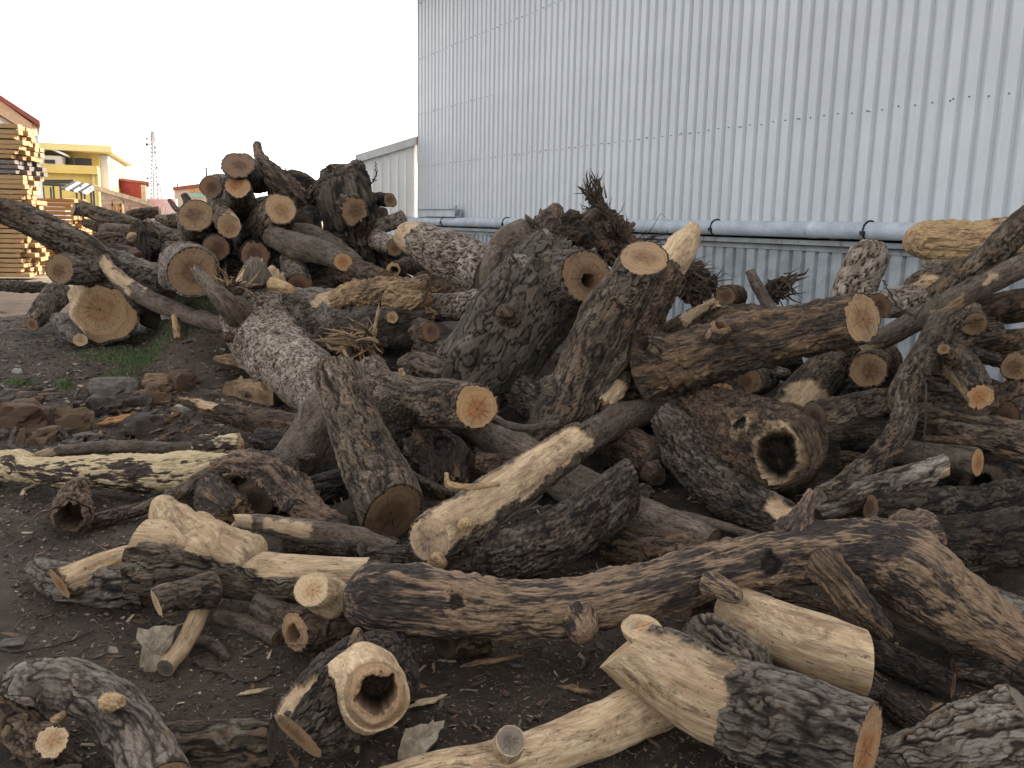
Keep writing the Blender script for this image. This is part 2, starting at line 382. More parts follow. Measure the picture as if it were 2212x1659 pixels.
L('half hidden mossy brown log below the orange cut', [(728, 592, 9.2, 24), (765, 590, 8.9, 29), (800, 597, 8.6, 27), (835, 604, 8.5, 20)], 'brown', ('R', cut('red', .2, 0, .8)))
L('small hollow log end beside the torn pale log', [(850, 583, 8.6, 17), (880, 572, 9.3, 18)], 'brown', (cut('tan', 0, 0, .2, (.1, .0, .45)), 'R'))
L('widest round cut of the far heap, faint rings and silver bark rim', [(417, 588, 9.0, 54), (408, 578, 9.8, 54), (396, 566, 11.0, 52)], 'pale', (cut('brown', .35, 0, .6), 'R'), lump=.06)
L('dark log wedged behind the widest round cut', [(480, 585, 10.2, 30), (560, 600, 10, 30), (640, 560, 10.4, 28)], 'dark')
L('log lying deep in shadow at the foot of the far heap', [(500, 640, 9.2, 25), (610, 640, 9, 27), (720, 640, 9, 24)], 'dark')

# --- left cluster on the soil
L('forked grey log whose long limb leaves the picture on the left', [(-40, 437, 10.2, 26), (30, 466, 10.3, 30), (90, 492, 10.4, 33), (150, 522, 10.5, 36), (200, 556, 10.6, 40), (236, 590, 10.8, 34)], 'grey', (cut('brown'), 'R'), cell=.05,
  stubs=[([(215, 572, 10.7, 38), (180, 582, 10.5, 33), (128, 582, 10.2, 31)], 'ashen', cut('brown', .2, 0, 1.4))])
L('slim limb sloping down from the forked log to the soil', [(222, 555, 10.4, 12), (250, 596, 10.2, 17), (300, 634, 10.0, 20), (385, 672, 9.6, 20), (470, 698, 9.2, 17), (500, 705, 9.0, 12)], 'smooth', ('R', 'R'), peel=[(.05, .3, -60, 30), (.3, .36, 20, 90)])
L('widest lobed cut on the bare soil, tan face with paler sawn top', [(222, 672, 10.5, 66), (236, 658, 11.0, 64), (255, 640, 11.8, 58)], 'grey', (cut('tan', .1, .15, .3), 'R'), lump=.2, peel=[(0, .5, 30, 150)], group='cut logs on the bare soil')
L('rough bark log with small ringed cut by the left cluster', [(69, 700, 11.3, 16), (92, 672, 11.7, 24), (128, 634, 12.6, 30)], 'grey', (cut('brown', -.3, -.1, 1.2), 'R'), lump=.12, group='cut logs on the bare soil')
L('thin short log with pale yellow cut touching the widest lobed cut', [(173, 734, 10.1, 16), (152, 718, 10.6, 17), (126, 692, 11.3, 17)], 'ashen', (cut('cream', .1, -.1, .7), 'R'), group='cut logs on the bare soil')
L('dark pole lying on the ground before the board stack', [(-40, 614, 15, 12), (30, 618, 14.8, 13), (108, 622, 14.5, 12)], 'dark')
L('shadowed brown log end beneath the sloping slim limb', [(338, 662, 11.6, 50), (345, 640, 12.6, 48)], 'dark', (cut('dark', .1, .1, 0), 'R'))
L('silver flaked log behind the forked log', [(232, 560, 11.4, 26), (290, 585, 11.2, 32), (360, 605, 11.0, 32)], 'ashen', lump=.12)
L('gnarled root stump with torn golden edges atop the left cluster', [(312, 492, 12, 14), (308, 515, 11.8, 28), (312, 545, 11.8, 36), (322, 566, 11.9, 30)], 'root', ('R', 'R'), cat='stump', name='root_stump', lump=.45, depth=2,
  stubs=[([(295, 515, 11.7, 12), (275, 512, 11.6, 9)], 'rottan', 'R'), ([(330, 520, 11.7, 10), (345, 540, 11.6, 8)], 'root', 'R')])
L('long sunlit log lying across the top of the left cluster', [(158, 452, 13.5, 14), (200, 458, 13.4, 17), (260, 475, 13.3, 15), (310, 490, 13.2, 13), (400, 515, 13.0, 12)], 'grey', (cut('tan', 0, 0, 1), 'R'))
L('short pale log below the long sunlit log', [(218, 498, 12.9, 12), (245, 496, 12.9, 15), (290, 500, 13, 14)], 'smooth', (cut('tan'), 'R'))
L('brown barked stub near the long sunlit log\'s cut end', [(180, 480, 14, 9), (212, 490, 13.8, 12), (240, 494, 13.8, 10)], 'brown')
L('weathered log with tan cut lying behind the gnarled root stump', [(270, 470, 15, 12), (310, 462, 15, 14), (345, 458, 15.2, 12)], 'brown', ('R', cut('tan', .6, 0, .5)))
L('thin grey pole sliding down toward the widest round cut', [(318, 476, 12.5, 7), (360, 498, 12.2, 8), (420, 528, 11.8, 8)], 'ashen')
L('thin dark pole running beside the grey pole toward the heap', [(300, 487, 12.2, 9), (350, 512, 11.9, 10), (410, 545, 11.4, 10)], 'brown')
L('bark clad log low behind the thin poles', [(340, 482, 14, 16), (385, 478, 14, 18), (420, 490, 14, 16)], 'grey')
L('reddish log half buried behind the root stump', [(235, 535, 12.4, 16), (290, 530, 12.4, 20), (380, 545, 12.2, 20), (420, 560, 12, 18)], 'brown')
L('dark brown log under the forked limb', [(160, 545, 12, 20), (230, 520, 12.3, 20), (270, 530, 12.4, 22)], 'brown')
L('short leaning stick at the heap\'s skyline beside the big tan cut', [(366, 432, 11.5, 5), (378, 448, 11.3, 6), (392, 462, 11.2, 6)], 'brown')
L('small upright stub on the skyline left of the big tan cut', [(398, 420, 12.5, 8), (404, 432, 12.4, 9), (410, 450, 12.3, 9)], 'grey', (cut('grey', 0, .5, .5), 'R'))
L('weathered wooden stake propping the slim limb', [(376, 682, 9.5, 6), (380, 705, 9.35, 8), (384, 732, 9.25, 8)], 'rottan', (cut('tan', 0, .3, .3), cut('tan')), cat='stake', name='wooden_stake', group=None)

# --- middle
L('thick white flaked trunk bending down beside the grass patch', [(572, 592, 8.8, 42), (562, 640, 8.7, 68), (566, 700, 8.5, 80), (618, 770, 7.9, 76), (700, 850, 7.0, 66), (750, 900, 6.5, 60)], 'pale', (('B', 'grey', .5), 'R'), cell=.035, lump=.07, peel=[(0, .12, -90, 90)],
  stubs=[([(520, 680, 8.2, 34), (488, 652, 8.0, 24), (455, 618, 8.1, 18), (428, 588, 8.2, 12)], 'smooth', ('B', 'cream', 1.2)), ([(560, 625, 8.4, 30), (556, 590, 8.4, 26), (548, 574, 8.5, 20)], 'smooth', ('B', 'tan', .6)), ([(585, 612, 8.3, 14), (625, 625, 8.1, 11), (640, 632, 8.1, 7)], 'rottan', 'R'), ([(500, 730, 7.9, 14), (478, 722, 7.8, 6)], 'brown', 'R')])
L('broad silver log with torn orange brown wood along its top', [(640, 665, 8.5, 40), (690, 672, 8.2, 50), (760, 668, 7.8, 56), (840, 660, 7.6, 56), (915, 650, 7.5, 46)], 'ashen', ('R', ('B', 'tan', .5)), lump=.16, peel=[(.35, 1.0, 10, 85)], cell=.04,
  stubs=[([(720, 652, 7.6, 16), (760, 632, 7.45, 24), (820, 626, 7.4, 28), (880, 622, 7.4, 24), (928, 598, 7.45, 8)], 'torn', 'R'), ([(830, 640, 7.35, 30), (880, 650, 7.3, 26), (920, 640, 7.3, 14)], 'torn', 'R')])
L('dark knotted trunk underneath the torn silver log', [(700, 735, 7.6, 35), (780, 730, 7.4, 45), (860, 720, 7.2, 50), (920, 700, 7.2, 42)], 'dark', lump=.25,
  stubs=[([(900, 715, 7.0, 24), (930, 716, 6.7, 22)], 'brown', cut('red', .3, .1, .8)), ([(845, 688, 7.1, 14), (848, 686, 6.9, 13)], 'brown', cut('tan', 0, 0, 1))])
L('pale scaly trunk with round cream broken end before the grey beam', [(876, 508, 8.8, 36), (905, 520, 8.6, 44), (970, 550, 8.3, 52), (1060, 600, 7.9, 56)], 'pale', ('R', 'R'), peel=[(0, .22, -180, 180)], cell=.06, lump=.08)
L('silver bark log deep between the torn log and the plated trunk', [(930, 665, 7.8, 30), (990, 660, 7.6, 32), (1050, 655, 7.5, 32)], 'pale')
L('dark log in the hollow below the pale scaly trunk', [(900, 620, 8.4, 35), (990, 630, 8.2, 35), (1060, 640, 8, 35)], 'brown')
L('massive plated trunk rising to a holed tan cut, heap centre', [(965, 868, 5.9, 84), (1035, 795, 6.0, 98), (1112, 702, 6.2, 106), (1185, 612, 6.45, 102), (1210, 580, 6.55, 92)], 'plate', ('R', ('B', 'grey', .5)), cell=.08, lump=.06, cat='trunk', name='trunk',
  stubs=[([(1190, 625, 6.3, 66), (1235, 606, 6.1, 64), (1264, 598, 5.9, 62)], 'plate', cut('brown', .9, .3, 1.7, (.08, -.1, .24))), ([(1095, 690, 5.55, 22), (1085, 668, 5.4, 16)], 'brown', 'R'), ([(1150, 590, 6.2, 40), (1118, 562, 6.2, 22), (1112, 548, 6.2, 12)], 'ashen', 'R')])
L('upright leaning bark log with flat tan top cut', [(1391, 556, 5.15, 54), (1330, 670, 5.05, 58), (1275, 780, 5.0, 63), (1222, 880, 4.95, 66), (1175, 970, 4.95, 64)], 'grey', (cut('tan', -.25, .1, .95), 'R'), cell=.045, cat='log', name='log',
  stubs=[([(1200, 830, 4.55, 26), (1172, 840, 4.5, 20)], 'grey', 'R')])
L('rotten tan topped trunk leaning behind the flat topped log', [(1500, 496, 5.9, 22), (1480, 530, 5.8, 36), (1430, 620, 5.6, 40), (1370, 740, 5.3, 40), (1300, 878, 4.9, 30)], 'brown', (('B', 'tan', .5), ('B', 'tan', .3)), peel=[(0, .25, -180, 180), (.9, 1, -180, 180)], lump=.15, wood='rottan')
L('brown torn root burl in front of the pipe', [(1085, 570, 7.3, 24), (1115, 545, 7.2, 40), (1170, 525, 7.1, 46), (1230, 520, 7.1, 50), (1270, 545, 7.1, 42)], 'root', ('R', 'R'), cat='root burl', name='root_burl', lump=.4, depth=1.8,
  stubs=[([(1175, 510, 7.0, 36), (1195, 470, 7.0, 26), (1204, 438, 7.0, 10)], 'rotpink', 'R'), ([(1235, 505, 7.1, 30), (1246, 465, 7.1, 16)], 'root', 'R'), ([(1150, 505, 7.0, 30), (1095, 522, 6.95, 34), (1066, 570, 6.9, 30), (1060, 630, 6.9, 26)], 'smooth', 'R')])
L('bark wedge between the orange cut log and the massive trunk', [(862, 800, 5.7, 26), (905, 792, 5.7, 34), (965, 815, 5.6, 34)], 'grey')
L('leaning furrowed log with cut base resting on the soil, left of centre', [(726, 800, 4.8, 52), (756, 890, 4.6, 58), (800, 1000, 4.35, 66), (850, 1110, 4.1, 72)], 'grey', (cut('brown', 0, .5, -.3), cut('brown', .25, .1, .25)), cell=.035, depth=1.3)
L('bent bark log with round orange cut and star shaped pith', [(796, 792, 5.5, 34), (822, 842, 5.3, 46), (900, 866, 5.0, 53), (970, 872, 4.8, 52), (1028, 880, 4.6, 50)], 'grey', ('R', cut('orange', .25, -.05, 1.2)), cell=.03, depth=1.2,
  stubs=[([(870, 812, 4.9, 7), (866, 796, 4.88, 5)], 'rottan', 'R')])
L('smooth grey brown limb behind the leaning furrowed log', [(720, 860, 5.4, 44), (672, 930, 5.2, 46), (625, 1010, 5.0, 46), (590, 1060, 4.9, 38)], 'smooth')
L('dark log lying below the smooth grey limb', [(600, 1080, 4.75, 34), (690, 1060, 4.8, 38), (760, 1040, 4.9, 36)], 'dark')
L('long slim log running under the cream peeled log', [(960, 880, 5.3, 36), (1080, 950, 4.95, 42), (1220, 1035, 4.5, 46), (1370, 1115, 4.15, 52), (1540, 1200, 3.75, 58)], 'smooth', ('R', 'R'), cell=.022, depth=.9)
L('black rotted root knot in the gap left of the cream peeled log', [(905, 950, 5.0, 34), (950, 975, 4.85, 50), (965, 1040, 4.7, 44)], 'rotdark', ('R', 'R'), lump=.35, depth=1.6, dents=[(945, 950, 26, 1.3, .5, 0)], cat='root', name='root_knot')
L('cream peeled log with half stained sawn face, centre foreground', [(930, 1164, 3.35, 54), (1000, 1118, 3.55, 55), (1090, 1060, 3.8, 54), (1170, 1005, 4.05, 48), (1250, 950, 4.3, 42)], 'grey', (cut('stain', -.1, .25, .7), ('B', 'grey', .4)), peel=[(.0, .97, -38, 75)], lump=.05, cell=.03,
  stubs=[([(1005, 1135, 3.38, 18), (1012, 1128, 3.32, 10)], 'rottan', 'R'), ([(1080, 1045, 3.62, 6), (1020, 1052, 3.55, 7), (975, 1048, 3.5, 8), (966, 1040, 3.5, 7), (964, 1020, 3.5, 4)], 'rottan', 'R'), ([(935, 1200, 3.3, 20), (960, 1225, 3.25, 12)], 'rottan', 'R')])
L('slender grey log continuing behind the cream peeled log\'s far end', [(1235, 965, 4.55, 34), (1330, 912, 4.8, 33), (1400, 890, 5.0, 31), (1470, 880, 5.3, 28)], 'smooth')
L('bent dark bark log with cream rimmed cut end, under the peeled log', [(795, 1208, 3.55, 30), (900, 1222, 3.5, 48), (1030, 1215, 3.55, 62), (1180, 1170, 3.65, 62), (1290, 1105, 3.8, 58), (1362, 1050, 3.95, 54)], 'dark', ('R', cut('cream', .9, -.3, .2)), cell=.03, depth=1.3)
L('gray peeling branch with snapped cream tip', [(512, 1124, 3.9, 17), (560, 1130, 3.9, 20), (640, 1144, 3.85, 25), (740, 1160, 3.8, 27), (850, 1195, 3.75, 25)], 'smooth', (('B', 'cream', .5), 'R'), peel=[(0, .1, -180, 180), (.2, .5, -20, 40)])
L('crooked brown root limb arching over the pale stump', [(462, 1006, 4.55, 14), (520, 1002, 4.5, 26), (590, 1022, 4.45, 38), (640, 1070, 4.35, 38), (690, 1110, 4.25, 24), (752, 1135, 4.15, 14)], 'rotpink', (('B', 'brown', .8), 'R'), lump=.2, depth=1.5, cat='root limb', name='root_limb',
  stubs=[([(625, 1075, 4.2, 16), (612, 1105, 4.15, 12)], 'rotpink', 'R')])
L('pale crumbling stump chunk below the crooked root limb', [(455, 1050, 4.55, 30), (475, 1080, 4.4, 42), (505, 1110, 4.3, 38)], 'rotdark', ('R', 'R'), lump=.3, depth=2, cat='stump', name='stump')
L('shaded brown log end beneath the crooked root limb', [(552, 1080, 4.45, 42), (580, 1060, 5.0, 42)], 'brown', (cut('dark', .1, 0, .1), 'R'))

# --- left foreground
L('long decayed log, cream top and blackened side, lying on left soil', [(-40, 1012, 5.0, 30), (30, 1010, 4.95, 36), (70, 1018, 4.9, 28), (200, 1018, 4.85, 38), (340, 1018, 4.8, 44), (450, 1012, 4.8, 40), (520, 1000, 4.85, 24)], 'rotcream', ('R', ('B', 'brown', .8)), peel=[(0, 1, 45, 120)], lump=.13, depth=1.3)
L('thin bowed grey pole behind the decayed log', [(55, 992, 5.5, 8), (110, 978, 5.5, 12), (220, 966, 5.55, 14), (330, 968, 5.6, 14), (425, 968, 5.6, 13)], 'smooth', ('R', 'R'), peel=[(0, .12, 0, 90)])
L('ragged cream offcut standing behind the decayed log', [(425, 962, 5.35, 20), (470, 968, 5.35, 24), (515, 962, 5.35, 22)], 'rotcream', (('B', 'cream', .5), ('B', 'cream', .5)), lump=.3, cat='wood chunk', name='wood_chunk')
L('split bark log with cream strip on its tip, beside the slabs', [(382, 862, 6.1, 7), (430, 876, 6.0, 16), (500, 896, 5.9, 24), (590, 916, 5.75, 30), (680, 935, 5.6, 30)], 'brown', ('R', 'R'), peel=[(.02, .32, 20, 100)])
L('dark bark log lying behind the split bark log', [(560, 950, 5.5, 26), (620, 960, 5.4, 30), (690, 950, 5.4, 30)], 'dark')
L('small hollow stump with bark lip on the left soil', [(152, 1118, 4.25, 42), (160, 1080, 4.5, 34), (170, 1052, 4.7, 22)], 'brown', (cut('dark', -.05, -.1, .6, (0, .1, .68)), 'R'), lump=.18, depth=1.4, cat='stump', name='hollow_stump', group=None)
L('thin dark branch curving from the hollow stump to the root limb', [(195, 1128, 4.35, 15), (250, 1112, 4.4, 16), (310, 1098, 4.4, 15), (380, 1068, 4.5, 16), (450, 1025, 4.65, 16)], 'grey')
L('flared log with cream hump and bark apron, left foreground', [(314, 1195, 3.3, 86), (360, 1200, 3.3, 86), (420, 1215, 3.3, 72), (520, 1238, 3.3, 60), (640, 1248, 3.25, 57), (780, 1250, 3.25, 55)], 'grey', (cut('tan', -.5, .2, -.25), 'R'), peel=[(0, .46, 14, 150), (.3, .62, 18, 150), (.58, 1, -5, 150)], cell=.04, lump=.05,
  stubs=[([(480, 1215, 3.3, 62), (410, 1172, 3.34, 58), (366, 1120, 3.38, 44), (350, 1085, 3.4, 26), (345, 1070, 3.41, 12)], 'peel', 'R'), ([(560, 1225, 3.3, 50), (480, 1170, 3.36, 42), (438, 1130, 3.4, 26), (422, 1108, 3.42, 12)], 'peel', 'R'), ([(480, 1272, 3.1, 36), (410, 1282, 3.05, 36), (338, 1304, 3.0, 32)], 'grey', cut('cream', -.2, -.2, .5))])
L('curved cream branch with bark underside pointing left', [(128, 1262, 3.3, 40), (190, 1232, 3.4, 40), (250, 1210, 3.5, 37), (315, 1198, 3.55, 32)], 'brown', (cut('tan', -.3, -.4, .3), 'R'), peel=[(.02, 1, -40, 140)], lump=.04)
L('cracked grey log lying under the curved cream branch', [(74, 1222, 3.65, 20), (120, 1248, 3.6, 36), (210, 1265, 3.55, 42), (320, 1268, 3.5, 44)], 'ashen', (cut('cream', -.5, .8, .2), 'R'), cell=.05)
L('cream forked branch hanging below the flared log, grey sawn tip', [(438, 1300, 3.1, 22), (420, 1350, 3.0, 20), (392, 1398, 2.92, 19), (357, 1443, 2.82, 20)], 'peel', ('R', cut('grey', -.1, -.2, .8)), lump=.06,
  stubs=[([(398, 1388, 2.95, 13), (440, 1385, 2.98, 12), (470, 1400, 3.0, 12), (490, 1425, 2.98, 10)], 'smooth', 'R')])
L('stubby log with hollow sawn face and cream side stub', [(636, 1366, 2.92, 46), (680, 1356, 2.98, 56), (740, 1345, 3.05, 60), (820, 1330, 3.2, 56)], 'brown', (cut('tan', -.5, -.1, .75, (0, -.05, .42)), 'R'), cell=.035,
  stubs=[([(730, 1300, 3.05, 42), (700, 1284, 2.98, 40), (674, 1272, 2.9, 38)], 'peel', cut('cream', -.1, .5, .7))])
L('smooth dark log propped beneath the flared log', [(560, 1300, 3.2, 30), (620, 1340, 3.15, 36), (690, 1390, 3.1, 30)], 'smooth')
L('long weathered log spanning the foreground, streaked tan and black', [(746, 1268, 2.92, 50), (770, 1275, 2.92, 64), (850, 1294, 2.93, 74), (960, 1306, 2.95, 72), (1100, 1318, 2.98, 63), (1250, 1308, 3.0, 63), (1400, 1272, 3.03, 60), (1550, 1228, 3.06, 60), (1700, 1202, 3.08, 62), (1840, 1198, 3.08, 72), (1950, 1226, 3.05, 92), (2060, 1305, 2.98, 74), (2215, 1402, 2.85, 50)], 'rot', ('R', cut('grey')), lump=.1, depth=1.0, cat='log', keep=1,
  dents=[(990, 1300, 20, .6, .5, 1), (1672, 1228, 26, 1.0, .6, 0), (1275, 1385, 16, 1.2, .6, 0)],
  stubs=[([(1235, 1312, 2.98, 46), (1255, 1350, 2.9, 36), (1272, 1382, 2.84, 24)], 'rot', 'R'), ([(1700, 1172, 3.1, 46), (1730, 1120, 3.15, 26), (1755, 1064, 3.2, 12)], 'rotpink', ('B', 'grey', .6)), ([(1520, 1252, 2.95, 24), (1575, 1280, 2.86, 22), (1602, 1296, 2.82, 13)], 'rot', 'R'),
         ([(1765, 1205, 2.95, 40), (1800, 1240, 2.88, 36), (1850, 1300, 2.85, 34), (1912, 1368, 2.85, 22)], 'rotdark', ('B', 'brown', .3)), ([(1930, 1200, 3.15, 70), (1985, 1165, 3.15, 58), (2025, 1155, 3.15, 48)], 'rotpink', cut('grey', .8, .2, .1))])
L('burl log with ring lipped hollow facing the camera', [(640, 1585, 2.22, 72), (690, 1545, 2.32, 92), (745, 1500, 2.45, 100), (800, 1455, 2.65, 92), (835, 1425, 2.8, 70)], 'dark', (cut('tan', -.5, -.9, .1), 'R'), cell=.028, depth=1.4, lump=.1, peel=[(0, .2, 40, 100)], cat='burl log', name='burl_log',
  stubs=[([(770, 1480, 2.42, 86), (795, 1494, 2.3, 80), (808, 1502, 2.2, 72)], 'peel', cut('tan', .05, .05, .9, (.05, .12, .56))), ([(775, 1425, 2.55, 34), (774, 1390, 2.5, 20), (772, 1358, 2.48, 7)], 'rotpink', 'R')])
L('thick elbow shaped grey log in the bottom left corner', [(20, 1478, 2.5, 44), (80, 1472, 2.45, 52), (160, 1478, 2.4, 58), (235, 1515, 2.32, 60), (295, 1590, 2.2, 62), (350, 1690, 2.08, 62)], 'ashen', (cut('tan', -.4, .6, .3), cut('tan')), cell=.045, depth=.7, peel=[(.0, .3, 75, 120)],
  stubs=[([(235, 1515, 2.22, 22), (258, 1515, 2.14, 14)], 'rottan', ('B', 'cream', .7))])
L('gnarled limb with cream cut below the elbow log', [(-40, 1505, 2.45, 40), (30, 1560, 2.38, 42), (90, 1610, 2.28, 44), (130, 1680, 2.15, 50)], 'brown', ('R', 'R'), lump=.15,
  stubs=[([(90, 1600, 2.2, 36), (112, 1602, 2.12, 34)], 'brown', cut('cream', .3, .5, .8)), ([(120, 1560, 2.3, 14), (140, 1540, 2.28, 8)], 'rottan', 'R')])
L('cracked flat bark log along the bottom edge beside the elbow log', [(330, 1615, 2.4, 52), (420, 1612, 2.4, 52), (520, 1608, 2.4, 50), (588, 1604, 2.4, 48)], 'grey', ('R', cut('grey', .8, .1, .1)), cell=.06, depth=.8)

# --- right foreground
L('great half peeled trunk, cream wood meeting grey bark, orange cut', [(1348, 1398, 2.62, 76), (1440, 1450, 2.5, 92), (1560, 1515, 2.36, 104), (1700, 1562, 2.24, 106), (1875, 1612, 2.08, 92)], 'ashen', (cut('cream', -.3, .9, .3), cut('orange', .7, -.2, .55)), peel=[(0, .53, -150, 62)], cell=.04, depth=1.2, lump=.05, cat='trunk', name='trunk',
  stubs=[([(1640, 1480, 2.5, 62), (1570, 1420, 2.6, 60), (1500, 1350, 2.75, 52)], 'grey', 'R'), ([(1400, 1385, 2.58, 40), (1385, 1355, 2.58, 38)], 'peel', cut('cream', .3, .6, .5))])
L('peeled cream butt with vertical sawn end, under the long weathered log', [(1580, 1305, 3.0, 44), (1660, 1350, 2.85, 62), (1760, 1395, 2.7, 74), (1868, 1432, 2.6, 72)], 'peel', ('R', cut('cream', .7, 0, -.3)), lump=.04)
L('smooth cream branch log along the bottom edge with sawn knob', [(820, 1700, 2.16, 40), (960, 1668, 2.2, 44), (1100, 1640, 2.26, 48), (1240, 1598, 2.42, 54), (1360, 1545, 2.62, 58), (1480, 1490, 2.9, 56), (1560, 1460, 3.1, 50)], 'peel', ('R', 'R'), lump=.05,
  stubs=[([(1085, 1635, 2.3, 40), (1098, 1612, 2.22, 34), (1104, 1598, 2.18, 33)], 'peel', cut('grey', .1, .5, .6))])
L('deeply cracked grey log in the bottom right corner', [(1900, 1640, 2.3, 40), (2000, 1622, 2.25, 58), (2100, 1595, 2.2, 78), (2250, 1565, 2.15, 92)], 'ashen', ('R', 'R'), cell=.045, depth=1.2)
L('wet black log with snapped tan end at the right edge', [(2030, 1172, 3.55, 56), (2090, 1175, 3.5, 66), (2250, 1165, 3.4, 74)], 'dark', (('B', 'tan', .7), 'R'), cell=.04, lump=.12)
L('grey ridged log emerging at right edge below the weathered log', [(2090, 1283, 3.3, 28), (2150, 1305, 3.25, 36), (2250, 1345, 3.2, 40)], 'ashen', ('R', 'R'))
L('slim smooth log under the weathered log\'s right fork', [(1850, 1262, 3.25, 34), (1950, 1325, 3.15, 34), (2048, 1375, 3.05, 30)], 'smooth', ('R', cut('brown', .6, -.1, .3)))
L('shaded thin log on the soil right of the cream butt', [(1850, 1460, 2.95, 22), (1920, 1520, 2.75, 25), (2000, 1580, 2.6, 24)], 'dark')
L('dark log deep behind the cream butt', [(1660, 1290, 3.5, 34), (1720, 1310, 3.4, 34), (1800, 1330, 3.4, 34)], 'brown')
L('shadowed log lying right of the weathered log\'s drooping fork', [(1880, 1400, 3.1, 30), (1960, 1440, 3.0, 32), (2060, 1480, 2.95, 30)], 'dark')

# --- right heap
L('mottled brown log with wide round tan cut, right heap', [(1385, 800, 5.0, 58), (1480, 778, 4.85, 64), (1600, 745, 4.65, 62), (1740, 712, 4.45, 58), (1862, 686, 4.25, 55)], 'rotdark', ('R', cut('tan', .25, .1, 1.1)), cell=.05, lump=.09,
  stubs=[([(1540, 735, 4.55, 28), (1556, 708, 4.5, 22)], 'rot', cut('brown', 0, .8, .5, (0, 0, .55))), ([(1425, 765, 4.85, 36), (1392, 745, 4.8, 26)], 'grey', cut('dark', -.5, .3, .6, (0, 0, .6)))])
L('stout upright butt with white streaked bark near the wall', [(1878, 534, 6.3, 34), (1872, 560, 6.25, 43), (1850, 620, 6.2, 46), (1830, 690, 6.1, 48)], 'pale', ('R', 'R'), cell=.06, depth=1.3)
L('yellow tan rotten log resting highest at the right edge', [(1955, 512, 6.0, 18), (1985, 518, 6.0, 38), (2050, 522, 5.95, 46), (2140, 518, 5.9, 47), (2260, 505, 5.8, 46)], 'rottan', ('R', 'R'), depth=1.3, lump=.1, keep=1)
L('thin white bark stick beneath the yellow tan log', [(1990, 571, 5.8, 8), (2030, 570, 5.8, 9), (2075, 568, 5.8, 9)], 'pale')
L('half peeled log showing a cream flank below the yellow tan log', [(1952, 620, 5.8, 10), (1985, 612, 5.75, 25), (2040, 602, 5.7, 33), (2140, 585, 5.6, 34)], 'grey', ('R', 'R'), peel=[(.08, .75, -70, 25)])
L('steep dark log slanting up to the right edge', [(1960, 680, 5.5, 26), (2040, 625, 5.35, 28), (2120, 568, 5.2, 30), (2260, 445, 4.95, 32)], 'grey', ('R', 'R'), cell=.04)
L('long slanting branch with peeled spots crossing the right heap', [(1865, 752, 4.9, 22), (1980, 690, 4.75, 24), (2110, 622, 4.6, 25), (2260, 548, 4.45, 26)], 'smooth', ('R', 'R'), peel=[(.0, .1, -60, 10), (.42, .58, -70, -5), (.72, .77, 10, 50)])
L('bark log with cream chipped foot leaning under the mottled log', [(1830, 730, 5.3, 40), (1790, 790, 5.05, 46), (1740, 850, 4.8, 52), (1705, 905, 4.6, 52)], 'grey', ('R', 'R'), peel=[(.78, 1, -60, 60)], cell=.04)
L('round end with dark heartwood, right heap middle', [(1874, 798, 4.5, 40), (1905, 780, 5.3, 40)], 'brown', (cut('brown', .15, .05, 0), 'R'), lump=.1)
L('twisting bark branch snaking down through the right heap', [(2040, 700, 4.55, 32), (1995, 775, 4.35, 29), (1952, 850, 4.2, 31), (1952, 900, 4.1, 28), (1908, 980, 3.95, 28), (1835, 1040, 3.8, 25), (1772, 1070, 3.7, 20)], 'grey', (('B', 'cream', .5), 'R'), cell=.03, lump=.1)
L('horizontal log with dark oval cut behind the twisting branch', [(1758, 898, 4.15, 32), (1830, 886, 4.2, 34), (1930, 872, 4.3, 34), (2050, 880, 4.5, 36)], 'grey', (cut('dark', -.4, 0, .6), 'R'))
L('short forked log with bright tan cut and peeled cream flank', [(2116, 858, 4.0, 32), (2095, 825, 4.2, 38), (2060, 785, 4.5, 44), (2030, 755, 4.8, 40)], 'grey', (cut('orange', .1, -.1, .6), 'R'), peel=[(.02, .5, -120, -15)],
  stubs=[([(2060, 775, 4.3, 18), (2040, 755, 4.2, 14)], 'brown', cut('brown'))])
L('dusky round cut at the far right edge of the heap', [(2195, 792, 4.6, 32), (2230, 780, 5.4, 32)], 'brown', (cut('brown'), 'R'))
L('ridged grey log running off the right edge', [(1985, 900, 4.4, 34), (2090, 925, 4.2, 40), (2180, 950, 4.1, 45), (2270, 975, 4.0, 48)], 'grey', ('R', 'R'), cell=.035)
L('smooth log with oval orange cut, lower right heap', [(1940, 975, 4.2, 28), (2020, 985, 4.1, 30), (2112, 998, 3.95, 32)], 'smooth', ('R', cut('orange', .3, 0, .5)))
L('lichen whitened log with thin cream cut, lower right heap', [(1760, 1098, 3.75, 34), (1860, 1068, 3.75, 33), (1960, 1034, 3.75, 30), (2045, 1008, 3.75, 26)], 'ashen', ('R', cut('cream', .3, -.2, .1)), peel=[(.9, 1, -180, 0)])
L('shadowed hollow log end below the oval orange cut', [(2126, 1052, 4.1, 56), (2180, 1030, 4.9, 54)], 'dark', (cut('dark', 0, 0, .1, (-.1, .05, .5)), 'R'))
L('big knotted log with gaping rot hole, right of centre', [(1760, 1005, 3.85, 66), (1715, 985, 3.95, 86), (1640, 950, 4.2, 86), (1560, 910, 4.6, 72), (1490, 880, 5.0, 56)], 'brown', ('R', 'R'), cell=.035, depth=1.4, lump=.12, keep=1, dents=[(1672, 990, 50, 1.5, .55, 1), (1600, 905, 18, .6, .6, 1)])
L('wet black furrowed trunk below the gaping rot hole', [(1435, 905, 4.7, 36), (1480, 965, 4.5, 54), (1560, 1050, 4.15, 60), (1650, 1110, 3.85, 50), (1740, 1140, 3.65, 38)], 'dark', ('R', 'R'), cell=.035, depth=1.5, peel=[(.84, .97, -20, 50)])
